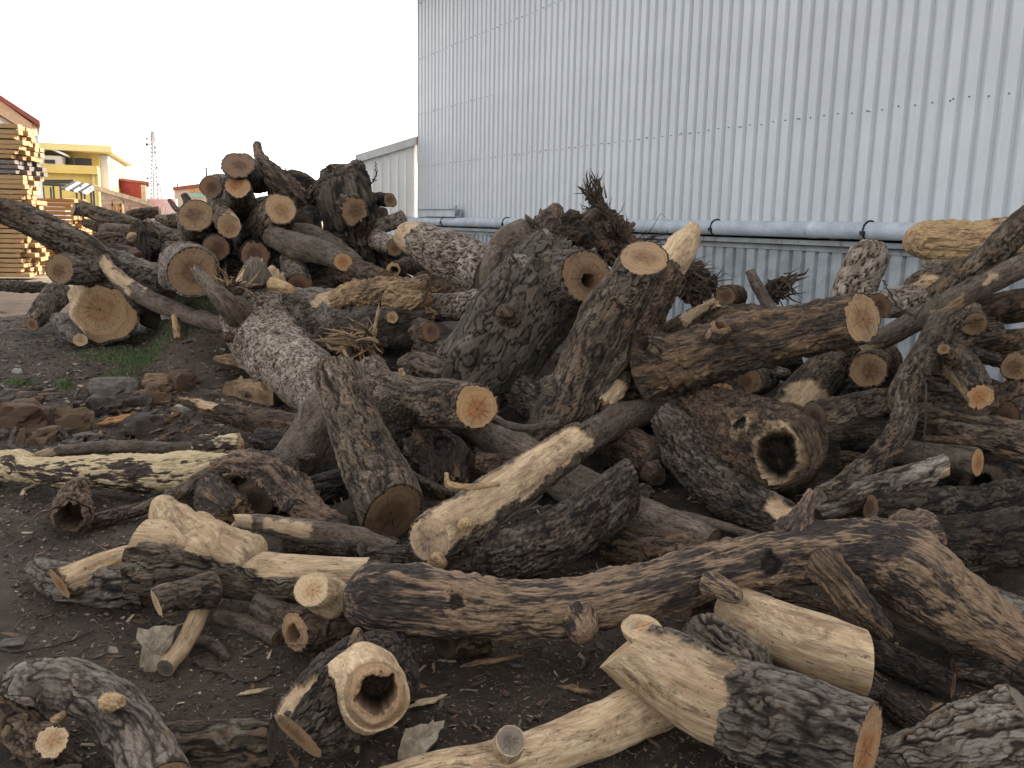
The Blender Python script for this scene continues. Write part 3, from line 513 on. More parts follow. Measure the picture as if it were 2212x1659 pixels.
L('brown barked stub with tan scar, beyond the slender grey log', [(1300, 960, 4.95, 40), (1360, 975, 4.8, 52), (1420, 1000, 4.65, 48)], 'brown', ('R', 'R'), lump=.18,
  stubs=[([(1405, 1010, 4.6, 28), (1420, 1035, 4.5, 20)], 'brown', cut('dark'))])
L('crumbling tan log end under the mottled log', [(1552, 862, 4.75, 40), (1600, 840, 5.3, 38)], 'brown', (('B', 'tan', .3), 'R'), lump=.2)
L('half moon brown cut poking out under the mottled log', [(1605, 822, 5.0, 36), (1650, 812, 5.6, 36)], 'grey', (cut('brown', .4, .1, .3), 'R'))
L('small tan chip end beside the crumbling log end', [(1482, 882, 4.85, 20), (1510, 868, 5.3, 22)], 'brown', (('B', 'tan', .2), 'R'))
L('thin blue grey pole glimpsed under the mottled log', [(1560, 785, 5.6, 13), (1640, 797, 5.5, 14), (1710, 812, 5.4, 14)], 'ashen')
L('thin grey post leaning against the plinth', [(1618, 584, 6.6, 10), (1640, 625, 6.5, 13), (1680, 700, 6.3, 14)], 'smooth', (cut('brown', -.3, .6, .3), 'R'), cat='post', name='wooden_post')
L('cream split slab lying under the tan topped trunk', [(1440, 720, 5.9, 20), (1490, 690, 5.8, 24), (1545, 655, 5.75, 16)], 'brown', ('R', ('B', 'cream', .6)), peel=[(.45, 1, -10, 120)])
L('dark rooty log in the dip before the plinth', [(1480, 700, 6.4, 28), (1560, 690, 6.4, 34), (1650, 690, 6.3, 30), (1760, 700, 6.1, 30)], 'rotdark', lump=.2)
L('brown rounded log end near the upturned roots', [(1565, 640, 6.7, 24), (1590, 640, 7.2, 24)], 'brown', (cut('brown'), 'R'))
L('flat topped butt behind the mottled log\'s round cut', [(1900, 660, 5.3, 30), (1960, 655, 5.4, 36), (2020, 665, 5.6, 36)], 'pale')
L('squared butt hanging below the slanting branch', [(2105, 700, 5.0, 28), (2085, 670, 5.3, 30)], 'grey', (cut('brown', .2, -.1, .3), 'R'))
L('dark log deep in the right heap, right of the slanting branch', [(2060, 690, 5.6, 30), (2140, 670, 5.5, 34), (2260, 650, 5.4, 36)], 'brown')
L('bark log running off right above the dusky round cut', [(2110, 745, 5.3, 26), (2180, 740, 5.2, 28), (2260, 735, 5.1, 30)], 'brown')
L('slanting log in shade at the right edge under the dusky cut', [(2060, 905, 4.5, 26), (2150, 860, 4.6, 28), (2260, 820, 4.7, 30)], 'brown')
L('dim log behind the ridged grey log', [(2170, 905, 4.5, 40), (2250, 890, 4.6, 44)], 'grey')
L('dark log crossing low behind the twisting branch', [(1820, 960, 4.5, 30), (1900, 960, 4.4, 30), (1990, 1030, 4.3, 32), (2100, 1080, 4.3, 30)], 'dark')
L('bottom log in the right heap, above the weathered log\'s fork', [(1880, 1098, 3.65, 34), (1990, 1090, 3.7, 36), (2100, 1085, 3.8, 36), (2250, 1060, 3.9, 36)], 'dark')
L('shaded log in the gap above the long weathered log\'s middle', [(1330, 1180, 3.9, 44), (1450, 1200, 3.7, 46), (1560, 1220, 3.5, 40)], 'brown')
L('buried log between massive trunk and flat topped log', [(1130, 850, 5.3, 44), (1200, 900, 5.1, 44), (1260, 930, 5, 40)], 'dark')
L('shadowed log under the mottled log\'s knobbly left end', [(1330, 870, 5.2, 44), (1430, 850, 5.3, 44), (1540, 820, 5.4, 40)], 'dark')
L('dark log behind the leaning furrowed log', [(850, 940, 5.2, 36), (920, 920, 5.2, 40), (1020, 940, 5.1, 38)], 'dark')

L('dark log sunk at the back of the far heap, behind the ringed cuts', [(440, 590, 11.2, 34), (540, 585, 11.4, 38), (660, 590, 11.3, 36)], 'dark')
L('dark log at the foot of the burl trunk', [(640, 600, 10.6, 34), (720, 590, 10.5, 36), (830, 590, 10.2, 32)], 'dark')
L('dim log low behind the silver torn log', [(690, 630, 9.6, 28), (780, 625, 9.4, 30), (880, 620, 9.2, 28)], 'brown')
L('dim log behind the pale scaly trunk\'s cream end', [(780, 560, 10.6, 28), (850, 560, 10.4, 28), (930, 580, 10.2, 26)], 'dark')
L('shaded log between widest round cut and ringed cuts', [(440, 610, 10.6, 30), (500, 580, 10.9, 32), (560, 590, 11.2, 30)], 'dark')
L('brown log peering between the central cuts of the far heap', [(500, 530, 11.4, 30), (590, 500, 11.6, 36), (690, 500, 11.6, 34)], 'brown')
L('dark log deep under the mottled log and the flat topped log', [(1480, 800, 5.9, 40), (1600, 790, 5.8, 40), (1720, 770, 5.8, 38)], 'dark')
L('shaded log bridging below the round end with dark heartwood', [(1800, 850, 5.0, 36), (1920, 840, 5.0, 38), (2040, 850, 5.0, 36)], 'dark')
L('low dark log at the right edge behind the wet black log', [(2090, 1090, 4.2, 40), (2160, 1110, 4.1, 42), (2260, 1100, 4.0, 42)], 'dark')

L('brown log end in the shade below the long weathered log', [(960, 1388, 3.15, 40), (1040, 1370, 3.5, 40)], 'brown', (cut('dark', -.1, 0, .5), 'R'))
L('upright dark stub behind the burl log\'s pointed tip', [(862, 1395, 2.95, 30), (850, 1350, 3.05, 32), (845, 1320, 3.1, 30)], 'brown', ('R', 'R'))
L('thin dark log on the soil below the drooping fork', [(1640, 1470, 2.8, 16), (1780, 1500, 2.65, 18), (1900, 1490, 2.7, 16)], 'dark')
L('flat grey limb half sunk between elbow log and flared log', [(470, 1330, 3.2, 16), (540, 1350, 3.15, 20), (600, 1380, 3.05, 18)], 'smooth')
L('thin forked branch crossing the gap right of the orange cut log', [(1060, 905, 4.75, 7), (1130, 925, 4.6, 9), (1210, 915, 4.6, 8)], 'smooth')
L('stick lying over the long slim log near the root knot', [(880, 1020, 4.6, 7), (960, 1060, 4.4, 9), (1060, 1075, 4.2, 8)], 'grey')
L('short bark log in the gap behind the cream peeled log', [(1030, 1000, 4.7, 24), (1110, 1010, 4.6, 26), (1170, 1040, 4.5, 24)], 'brown', (cut('brown', 0, 0, .3), 'R'))
L('dark branch slanting behind the bent dark bark log', [(1190, 1180, 3.95, 20), (1300, 1120, 4.1, 22), (1400, 1060, 4.3, 20)], 'grey', (cut('brown', 0, 0, .3), 'R'))
L('thin grey branch across the wet black furrowed trunk', [(1400, 1100, 4.05, 9), (1500, 1120, 3.9, 11), (1640, 1160, 3.7, 9)], 'smooth')
L('crooked stick under the gaping rot hole', [(1500, 1030, 4.2, 10), (1600, 1085, 3.9, 12), (1700, 1100, 3.8, 9)], 'brown')
L('slim bark pole below the horizontal log with dark oval cut', [(1730, 950, 4.4, 13), (1850, 935, 4.4, 15), (1960, 940, 4.4, 13)], 'grey')
L('short brown log filling the hollow right of the knotted log', [(1810, 1000, 4.3, 28), (1880, 1015, 4.2, 30), (1960, 1060, 4.1, 28)], 'brown', (cut('brown', 0, 0, .3), 'R'))
L('thin pale stick in the right heap near the dusky cut', [(2080, 800, 4.9, 8), (2150, 830, 4.8, 9), (2215, 845, 4.8, 8)], 'ashen')
L('bark log leaning between slanting branch and tan cut log', [(2000, 760, 5.1, 26), (2080, 730, 5.1, 28), (2160, 720, 5.1, 26)], 'grey', (cut('brown', 0, 0, .3), 'R'))
L('dark pole beneath the squared butt', [(2030, 735, 5.2, 14), (2130, 770, 5.0, 16), (2240, 800, 4.9, 15)], 'dark')
L('slim stick resting above the oval orange cut', [(1990, 945, 4.2, 7), (2080, 955, 4.15, 9), (2180, 985, 4.1, 8)], 'brown')
L('grey log deep behind the oval orange cut', [(2130, 1000, 4.5, 30), (2190, 1000, 4.5, 32), (2260, 1010, 4.5, 30)], 'grey', (cut('brown', 0, 0, .3), 'R'))
L('broken branch lying before the smooth grey limb', [(540, 1000, 5.0, 10), (600, 985, 5.0, 13), (680, 990, 4.9, 11)], 'grey')
L("dark bark log under the smooth grey limb's lower end", [(500, 1040, 5.0, 24), (580, 1045, 4.95, 26), (650, 1030, 5.0, 24)], 'brown', (cut('brown', 0, 0, .3), 'R'))
L('thin branch poking from under the leaning furrowed log', [(690, 1130, 4.2, 12), (770, 1150, 4.1, 14), (860, 1175, 3.9, 12)], 'grey')
L("bark scrap log before the flared log's far end", [(780, 1185, 3.7, 18), (700, 1180, 3.8, 20), (620, 1178, 3.9, 18)], 'dark')
L("knobbly limb in shade under the long weathered log's right half", [(1480, 1310, 3.2, 22), (1560, 1300, 3.25, 24), (1640, 1300, 3.3, 22)], 'brown', (cut('brown', 0, 0, .3), 'R'))
L('stick jutting over the slim smooth log by the right fork', [(1930, 1300, 3.1, 9), (2020, 1290, 3.1, 11), (2120, 1260, 3.2, 9)], 'grey')
L('low bark log at the right edge on the dark soil', [(2060, 1440, 2.9, 22), (2140, 1450, 2.85, 26), (2260, 1480, 2.75, 28)], 'dark', (cut('brown', 0, 0, .3), 'R'))
L('round log end filling the far heap between prong and burl', [(668, 440, 10.9, 24), (690, 430, 11.8, 24)], 'grey', (cut('brown', 0, 0, .3), 'R'))
L('small cut log above the curved branch log', [(585, 470, 10.9, 20), (575, 455, 11.8, 20)], 'brown', (cut('brown', 0, 0, .3), 'R'))
L('dark log across the far heap behind the oval cream log', [(430, 500, 11.6, 30), (520, 470, 11.8, 32), (600, 450, 12, 30)], 'dark', (cut('brown', 0, 0, .3), 'R'))
L('lower dark log across the far heap behind the ringed cuts', [(430, 560, 11.6, 30), (520, 545, 11.8, 32), (640, 545, 11.8, 30)], 'dark', (cut('brown', 0, 0, .3), 'R'))
L('branch end sticking out left of the big tan cut', [(350, 505, 11.0, 14), (385, 512, 10.8, 17), (420, 520, 10.6, 16)], 'grey')
L('ragged bark log below the big tan cut', [(360, 540, 10.6, 20), (400, 545, 10.4, 24), (450, 560, 10.2, 24)], 'grey', (cut('brown', 0, 0, .3), 'R'))
L('slim log behind the gnarled root stump, lying flat', [(200, 512, 12.8, 11), (270, 515, 12.8, 13), (370, 520, 12.8, 12)], 'brown')
L('broken slab log between forked log and root stump', [(225, 540, 11.6, 16), (265, 548, 11.5, 20), (300, 560, 11.4, 18)], 'rotdark')
L('dark log shadowed behind the torn tan root splinters', [(640, 720, 8.0, 26), (720, 700, 7.9, 28), (800, 700, 7.8, 26)], 'dark', (cut('brown', 0, 0, .3), 'R'))
L('short log wedged left of the massive trunk', [(900, 740, 6.9, 28), (950, 760, 6.8, 30), (990, 790, 6.7, 28)], 'grey', (cut('brown', 0, 0, .3), 'R'))
# ---------------------------------------------------------------- terrain
def spec_path(pts):
    C = []; Rm = []; px = []
    for (x, y, Y, r) in pts:
        dz = (cF+cR*((x-1106)/FD)+cU*((829.5-y)/FD))[2]
        p, d = P(x, y, Y)
        smax = (1.6+.0)/(-dz+.86*r/FD) if -dz+.86*r/FD > .05 else 1e9
        if d > smax: p, d = P(x, y, Y*smax/d)          # rest on the soil instead of sinking into it
        C.append(p); Rm.append(r*d/FD); px.append(r)
    return np.array(C), np.array(Rm), np.array(px, float)
def catmull(A, n=24):
    A = np.asarray(A, float); k = len(A)
    if k == 2: return A[0]+(A[1]-A[0])*np.linspace(0, 1, n)[:, None]
    out = []
    for i in range(k-1):
        p0 = A[i-1] if i > 0 else 2*A[0]-A[1]; p1 = A[i]; p2 = A[i+1]; p3 = A[i+2] if i+2 < k else 2*A[-1]-A[-2]
        t = np.linspace(0, 1, n, endpoint=(i == k-2))[:, None]
        out.append(.5*((2*p1)+(-p0+p2)*t+(2*p0-5*p1+4*p2-p3)*t*t+(-p0+3*p1-3*p2+p3)*t**3))
    return np.concatenate(out)
GX0, GX1, GY0, GY1, GS = -12., 10., 0., 20., .08
gx = np.arange(GX0, GX1, GS); gy = np.arange(GY0, GY1, GS)
GXX, GYY = np.meshgrid(gx, gy); MOUND = np.zeros_like(GXX)
_samp = []
for s in LOGS:
    C, Rm, _ = spec_path(s['pts']); q = catmull(np.column_stack((C, Rm)), 10)
    _samp.append(q)
_samp = np.concatenate(_samp)
for x, y, z, r in _samp:
    b = z-r
    if b > .12:
        i0, i1 = int((y-1.6-GY0)/GS), int((y+1.6-GY0)/GS); j0, j1 = int((x-1.6-GX0)/GS), int((x+1.6-GX0)/GS)
        i0 = max(i0, 0); j0 = max(j0, 0)
        sl = (slice(i0, max(i1, 0)), slice(j0, max(j1, 0)))
        d2 = (GXX[sl]-x)**2+(GYY[sl]-y)**2
        MOUND[sl] = np.maximum(MOUND[sl], min(.45*b, .55 if y < 8 else .9)*np.exp(-d2/.5))
MOUND *= sstep(2.6, 3.8, GYY)*sstep(-.43, -.38, GXX/np.maximum(GYY, .5))
for x, y, z, r in _samp:
    i0, i1 = int((y-r-.1-GY0)/GS), int((y+r+.1-GY0)/GS)+1; j0, j1 = int((x-r-.1-GX0)/GS), int((x+r+.1-GX0)/GS)+1
    sl = (slice(max(i0, 0), max(i1, 0)), slice(max(j0, 0), max(j1, 0)))
    d2 = (GXX[sl]-x)**2+(GYY[sl]-y)**2
    MOUND[sl] = np.where(d2 < (r+.1)**2, np.minimum(MOUND[sl], max(z-r*.95, 0)), MOUND[sl])
for _ in range(4):
    M2 = MOUND.copy()
    M2[1:-1, 1:-1] = (MOUND[1:-1, 1:-1]*2+MOUND[:-2, 1:-1]+MOUND[2:, 1:-1]+MOUND[1:-1, :-2]+MOUND[1:-1, 2:])/6
    MOUND = M2
def ground_z(x, y):
    x = np.atleast_1d(np.asarray(x, float)); y = np.atleast_1d(np.asarray(y, float))
    u = np.clip((x-GX0)/GS, 0, len(gx)-1.001); v = np.clip((y-GY0)/GS, 0, len(gy)-1.001)
    i = v.astype(int); j = u.astype(int); fv = v-i; fu = u-j
    z = (MOUND[i, j]*(1-fu)+MOUND[i, j+1]*fu)*(1-fv)+(MOUND[i+1, j]*(1-fu)+MOUND[i+1, j+1]*fu)*fv
    p = np.stack((x, y, np.zeros_like(x)), 1)
    near = np.clip(1-(np.hypot(x, y)-12)/20, .15, 1)
    z = z+near*(.028*fbm(p*1.3, 3, 5)+.016*fbm(p*6, 3, 9)+.010*np.abs(fbm(p*24, 2, 12)))
    return z-.012
def mat_soil():
    t = NT('soil'); o = t.obj()
    big = t.noise(o, .9, 5, .6, .4); mid = t.noise(o, 7, 6, .7); fine = t.noise(o, 60, 5, .75); vf = t.noise(o, 260, 3, .7)
    c = t.mix(t.mrange(big, .35, .65), (.030, .021, .015), (.070, .050, .035))
    c = t.mix(t.mrange(mid, .42, .7, 0, .8), c, (.098, .070, .047))
    c = t.mix(t.mrange(fine, .58, .72, 0, .75), c, (.15, .112, .08))
    c = t.mix(t.mrange(fine, .40, .28, 0, .7), c, (.018, .013, .010))
    sepy = t.n.new('ShaderNodeSeparateXYZ'); t.lk(o, sepy.inputs[0])
    c = t.mix(t.mrange(sepy.outputs[1], 17, 25), c, t.mix(t.mrange(mid, .4, .6), (.24, .19, .14), (.32, .26, .19)))  # far soil coloured paler, sunlight on the distant ground painted in
    c = t.mix(1.0, c, t.ramp(vf, [(.3, (.6, .6, .6)), (.7, (1.3, 1.3, 1.3))]), 'MULTIPLY')
    b = t.bump(fine, .8, .02); b = t.bump(vf, .6, .006, b)
    return t.out(c, .95, b)
def build_ground():
    rad = [.25]
    while rad[-1] < 900: rad.append(rad[-1]*(1.011 if 1.6 < rad[-1] < 22 else 1.12))
    rad = np.array(rad)
    th = np.concatenate((np.linspace(-38, 38, 330), np.linspace(38, 322, 60)[1:-1]))
    th = np.radians(th); nt = len(th)
    X = rad[:, None]*np.sin(th)[None]; Y = rad[:, None]*np.cos(th)[None]
    Z = ground_z(X.ravel(), Y.ravel())
    V = np.column_stack((X.ravel(), Y.ravel(), Z)); V = np.vstack((V, [[0, 0, 0]]))
    i = np.arange(len(rad)-1)[:, None]*nt; j = np.arange(nt)[None]; j2 = (j+1) % nt
    q = np.stack((i+j, i+nt+j, i+nt+j2, i+j2), -1).reshape(-1, 4)[:, ::-1]
    c = len(V)-1; tr = np.stack((np.full(nt, c), (np.arange(nt)+1) % nt, np.arange(nt)), 1)
    tag(link('ground', npmesh('ground', V, q, tr), mat_soil()), 'dark bark littered soil of the timber yard', kind='structure')
build_ground()

# ---------------------------------------------------------------- warehouse
PHI = R(28); WU = Vector((-math.sin(PHI), math.cos(PHI), 0)); WN = Vector((-math.cos(PHI), -math.sin(PHI), 0)); WD = 8.0
W0 = -WN*WD
def W(t, off, z): return W0+WU*t+WN*off+Vector((0, 0, z))
T0, T1, WTOP = -4.0, 20.5, 6.9
def mat_sheet(name, base):
    t = NT(name); o = t.obj()
    st = t.noise(t.mapping(o, (1, 1, .05)), 22, 5, .6); bl = t.noise(o, .8, 4, .6)
    fine = t.noise(t.mapping(o, (1, 1, .03)), 160, 3, .6)
    c = t.mix(t.mrange(bl, .3, .7), tuple(k*.9 for k in base), base)
    c = t.mix(t.mrange(st, .55, .8, 0, .3), c, tuple(k*.72 for k in base))
    c = t.mix(1.0, c, t.ramp(fine, [(.3, (.93, .93, .93)), (.7, (1.05, 1.05, 1.05))]), 'MULTIPLY')
    rv = t.math('ADD', t.math('MULTIPLY', t.rnd(), .07), .965)
    vm = t.n.new('ShaderNodeVectorMath'); vm.operation = 'SCALE'; t.lk(c, vm.inputs[0]); t.lk(rv, vm.inputs['Scale'])
    wv = t.noise(o, 2.2, 2, .5)
    return t.out(vm.outputs[0], .4, t.bump(wv, .06, .03), 0)
M_SHEET = mat_sheet('white_steel_sheet', (.55, .56, .568)); M_ANNEX = mat_sheet('annex_steel_sheet', (.86, .81, .74))
def mat_plinth():
    t = NT('stained_concrete'); o = t.obj()
    st = t.noise(t.mapping(o, (1, 1, .07)), 9, 6, .7, .3); bl = t.noise(o, 3, 5, .65); f = t.noise(o, 70, 4, .7)
    c = t.mix(t.mrange(bl, .35, .65), (.25, .265, .27), (.36, .375, .38))
    c = t.mix(t.mrange(st, .54, .72, 0, .85), c, (.085, .085, .082))
    c = t.mix(1.0, c, t.ramp(f, [(.3, (.85, .85, .85)), (.7, (1.1, 1.1, 1.1))]), 'MULTIPLY')
    return t.out(c, .85, t.bump(f, .3, .006))
M_CONC = mat_plinth()
M_STEEL = mat_plain('grey_paint_steel', (.47, .50, .53), .5, .15, 4)
M_BLACK = mat_plain('black_rubber', (.02, .02, .02), .6, .1)
M_TRIM = mat_plain('dark_trim', (.09, .09, .12), .5, .15)
M_WHITE = mat_plain('white_trim', (.72, .69, .64), .5, .12, 3)
M_RUST = mat_plain('rusty_trim', (.30, .19, .08), .8, .3, 12)
def profile_mesh(name, prof, z0, z1, nz=10):
    """vertical sheet: prof = [(t, out)...]"""
    n = len(prof); V = []; q = []
    for k in range(nz+1):
        z = z0+(z1-z0)*k/nz
        for (t, o) in prof: V.append(tuple(WU*t+WN*o+Vector((0, 0, z))))
    for k in range(nz):
        for j in range(n-1): q.append((k*n+j, k*n+j+1, (k+1)*n+j+1, (k+1)*n+j))
    return npmesh(name, V, q, None, False)
wh = empty('warehouse', W((T0+T1)/2, 0, 0)); tag(wh, 'tall white ribbed steel warehouse wall behind the logs', 'warehouse')
wloc = wh.location.copy()
def wadd(name, me, mat, t=0, off=0):
    o = link(name, me, mat, wh); o.location = W(t, off, 0)-wloc; return o
prof = []
for k in range(5):
    b = k*.2; e_ = .006 if k == 4 else 0
    prof += [(b+.001, .044), (b+.116, .044), (b+.136, .0), (b+.174, .0), (b+.197, .044+e_)]
prof += [(1.004, .05)]
sheet_me = profile_mesh('wall_sheet', prof, 1.5, WTOP)
nsh = int(T1-T0)
for k in range(nsh+1):
    t = T0+k
    if t+1 > T1+.3: break
    wadd('wall_sheet', sheet_me, M_SHEET, t, RNG.uniform(0, .004))
TE = T0+k
M_SCREW = mat_plain('zinc_screw', (.16, .16, .17), .5, .1); scr = MB()
for z, ta, tb in ((2.87, T0, TE), (4.07, TE-4, TE), (5.32, T0, TE), (6.55, T0, TE)):
    t = ta
    while t < tb-.05:
        for dt in ((.03, .06) if abs((t-T0) % 1) > .75 else (.06,)):
            c = W(t+dt, .048, z+RNG.uniform(-.012, .012))
            scr.tube([c, c+WN*.012], [.009, .006], 6)
        t += .2
o = scr.build('screws', M_SCREW, wh); tag(o, kind='stuff')
pp = [(0, .0)]
npl = 0
for k in range(5): pp += [(k*.2+.02, 0), (k*.2+.035, .045), (k*.2+.165, .045), (k*.2+.18, 0)]
pp += [(1, 0)]
plinth_me = profile_mesh('plinth_panel', pp, -.1, 1.33, 4)
for k in range(int(TE-T0)): wadd('plinth_panel', plinth_me, M_CONC, T0+k, .0)
LM = (T0+TE)/2; LL = TE-T0
axw = (WU, WN, Vector((0, 0, 1)))
def wbox(name, mat, tc, off, z, size):
    mb = MB(); mb.box(W(tc, off, z), size, ax=axw); return mb.build(name, mat, wh)
wbox('ledge', M_CONC, LM, .075, 1.435, (LL, .15, .055))
wbox('plinth_band', M_CONC, LM, .02, 1.37, (LL, .08, .074))
wbox('back_wall', M_SHEET, LM, -14, WTOP/2, (LL, .2, WTOP)); 
wbox('end_wall', M_SHEET, TE-.1, -7, WTOP/2-.01, (.18, 13.7, WTOP-.03)); wbox('end_wall', M_SHEET, T0+.1, -7, WTOP/2-.01, (.18, 13.7, WTOP-.03))
wbox('roof', M_TRIM, LM, -6.8, WTOP+.1, (LL+.5, 14.8, .16))
wbox('corner_trim', M_WHITE, TE+.035, -.02, WTOP/2+.75, (.09, .12, WTOP-1.5))
wbox('gutter', M_TRIM, LM, .16, WTOP-.0, (LL+.3, .18, .14))
# pipe on the wall
pipe = empty('pipe', W(LM, .2, 1.6)); tag(pipe, 'long grey round pipe strapped along the warehouse wall above the ledge', 'pipe')
ts = [T0, 1.5, 4.2, 7.35, 10.2, 13.2, 16.2, 19.1, TE+.1]
for a, b in zip(ts[:-1], ts[1:]):
    mb = MB(); mb.tube([W(a+.002, .2, 1.585), W(b-.1, .2, 1.585), W(b-.098, .2, 1.585), W(b+.03, .2, 1.585)], [.094, .094, .1, .1], 24)
    mb.build('pipe_segment', M_STEEL, pipe, True)
for t in (1.9, 6.55, 9.0, 12.0, 15.0, 18.0):
    mb = MB(); pts = []
    for k in range(25):
        a = 2*math.pi*k/24; pts.append(W(t, .2+.106*math.cos(a), 1.585+.106*math.sin(a)))
    mb.tube(pts, .011, 6); mb.box(W(t, .31, 1.56), (.05, .03, .04), ax=axw); mb.box(W(t, .09, 1.585), (.03, .17, .02), ax=axw)
    mb.build('strap', M_BLACK, pipe)
# channel offcut resting on the pipe
pA, _ = P(903, 462, 19.4); pB, _ = P(1003, 460, 17.2)
ch = MB(); tch0, tch1 = 17.3, 19.4
for t0 in (0,):
    ch.box(W((tch0+tch1)/2, .2, 1.70), (tch1-tch0, .16, .012), ax=axw)
    ch.box(W((tch0+tch1)/2, .277, 1.78), (tch1-tch0, .012, .17), ax=axw); ch.box(W((tch0+tch1)/2, .3, 1.866), (tch1-tch0+.06, .06, .014), ax=axw)
    ch.box(W((tch0+tch1)/2, .123, 1.78), (tch1-tch0, .012, .17), ax=axw); ch.box(W(tch0+.1, .22, 1.90), (.1, .06, .08), ax=axw)
tag(ch.build('metal_channel', M_STEEL), 'short grey metal channel lying on the pipe at the far wall', 'metal channel')
# white annex at the far end
an = empty('annex', W(TE+2, .8, 0)); tag(an, 'low white ribbed annex with sloping roof beside the warehouse', 'annex')
AVD = W(TE, 1.45, 0); AVD = Vector((AVD.x*.6, AVD.y, 0)).normalized()*6
AW = 1.45; zt0, zt1 = 3.45, 2.95
for k in range(7):
    a0, a1 = k*AW/7, (k+1)*AW/7
    zz = lambda a: zt0+(zt1-zt0)*a/AW
    V = []
    for a, o in ((a0, 0), (a0+.02, .0), (a0+.032, -.025), (a0+.055, -.025), (a0+.067, 0), (a1, 0)):
        for z in (0, zz(a)-.05): V.append(tuple(W(TE+.15+o, a+.06, z)-an.location))
    q = [(2*j, 2*j+2, 2*j+3, 2*j+1) for j in range(5)]
    link('wall_sheet', npmesh('annex_sheet', V, q, None, False), M_ANNEX, an)
mb = MB(); mb.prism([W(TE+.2, .06, 0), W(TE+.2, AW+.06, 0), W(TE+.2, AW+.06, zt1-.05), W(TE+.2, .06, zt0-.05)], AVD); mb.build('side_wall', M_ANNEX, an)
mb = MB(); mb.prism([W(TE+.05, .0, zt0-.04), W(TE+.05, AW+.14, zt1-.06), W(TE+.05, AW+.14, zt1+.12), W(TE+.05, 0, zt0+.16)], AVD); mb.build('roof', M_WHITE, an)
mb = MB(); mb.box(W(TE+.02, .02, zt0+.02), (.04, .09, .2), ax=axw); mb.build('flashing', M_RUST, an)

# ---------------------------------------------------------------- far background
BOARD = mat_plain('sawn_board', (.44, .275, .13), .8, .25, 3, (1, 6, 6), col2=(.31, .18, .08))
BOARD2 = mat_plain('weathered_board', (.22, .18, .15), .85, .3, 3, (1, 6, 6), col2=(.10, .08, .07))
BOARD3 = mat_plain('orange_board', (.42, .225, .09), .8, .2, 3, (1, 6, 6))
def box_me(name, size, jit=0):
    mb = MB(); mb.box((0, 0, 0), size); return mb.mesh(name)
def stack(label, corner, rz, n, length, pitch, thick, rows, wth, mats):
    root = empty('lumber_stack', corner); root.rotation_euler.z = rz; tag(root, label, 'lumber stack', 'stacks of sawn boards')
    ms = {}
    for mi, mt in enumerate(mats): ms[mi] = [box_me('board', (length, wth*.94, thick)), box_me('board', (length*.93, wth*.94, thick*.9))]; [k.materials.append(mt) for k in ms[mi]]
    stk_me = box_me('sticker', (.06, wth*rows, pitch-thick-.004)); stk_me.materials.append(mats[-1])
    for i in range(n):
        mi = 0
        if len(mats) > 2 and .66 < i/n < .77: mi = 1
        elif RNG.random() < .2: mi = len(mats)-1
        for r in range(rows):
            o = link('board', ms[mi][int(RNG.integers(2))], None, root)
            o.location = (-length/2+RNG.normal(0, .035)-(.1 if RNG.random() < .12 else 0), wth*(r+.5), .1+i*pitch+thick/2)
            o.rotation_euler = (0, RNG.normal(0, .0025), RNG.normal(0, .004))
        if i % 2 == 0:
            for sx in (-.3, -length+.4):
                o = link('sticker', stk_me, None, root); o.location = (sx, wth*rows/2, .1+i*pitch+thick+(pitch-thick)/2)
    return root
c, _ = P(68, 604, 20.5); c[2] = 0
stack('tall stack of sawn boards at the left edge, blackened middle layers', c, R(8), 31, 4.2, .113, .096, 5, .26, [BOARD, BOARD2, BOARD3])
c, _ = P(172, 560, 23.5); c[2] = 0
stack('low stack of orange boards just right of the tall stack', c, R(5), 17, 3.6, .112, .096, 4, .26, [BOARD3, BOARD])
YEL = mat_plain('yellow_render', (.74, .54, .17), .85, .1, .4); YELL = mat_plain('pale_yellow_render', (.80, .66, .30), .85, .08, .4)
GLASS = mat_plain('dark_window', (.05, .05, .055), .2, .1); WALLW = mat_plain('white_render', (.8, .78, .74), .85, .08, .4)
TILE = mat_plain('red_roof', (.33, .10, .07), .8, .2, 2); BRICK = mat_plain('block_masonry', (.42, .30, .23), .9, .2, 3)
REDM = mat_plain('red_steel', (.30, .045, .03), .6, .15, 2); CREAMW = mat_plain('cream_frame', (.7, .62, .5), .7, .1)
IRON = mat_plain('dark_iron', (.06, .055, .05), .6, .2); WOODB = mat_plain('timber_beam', (.5, .38, .26), .8, .2)
def quadbox(xa, xb, ya, yb, Y, depth=.3, Yb=None):
    """slab facing the camera between two picture columns and rows"""
    Yb = Y if Yb is None else Yb
    poly = [Vector(P(xa, yb, Y)[0]), Vector(P(xb, yb, Yb)[0]), Vector(P(xb, ya, Yb)[0]), Vector(P(xa, ya, Y)[0])]
    poly[0].x = poly[3].x; poly[1].x = poly[2].x
    t = (poly[1]-poly[0]); n = Vector((-t.y, t.x, 0)).normalized()
    mb = MB(); mb.prism(poly, n*depth); return mb
def zof(y, Y, x=200): return P(x, y, Y)[0][2]
Yb = 58.
Kc = Vector(P(213, 400, Yb)[0]); Kc.z = 0; Kf = Vector(P(262, 400, 73)[0]); Kf.z = 0
by = (Kf-Kc).normalized(); bx = Vector((by.y, -by.x, 0)); bax = (bx, by, Vector((0, 0, 1)))
yb = empty('yellow_building', Kc); tag(yb, 'two storey yellow building with arched side windows behind the board stacks', 'building')
z_top, z_f, z_w1, z_w0, z_p = zof(315, Yb), zof(329, Yb), zof(341, Yb), zof(361, Yb), zof(377, Yb)
def vb(name, mat, x0, x1, y0, y1, z0, z1, par):
    mb = MB(); mb.box(Kc+bx*((x0+x1)/2)+by*((y0+y1)/2)+Vector((0, 0, (z0+z1)/2)), (x1-x0, y1-y0, z1-z0), ax=bax); return mb.build(name, mat, par)
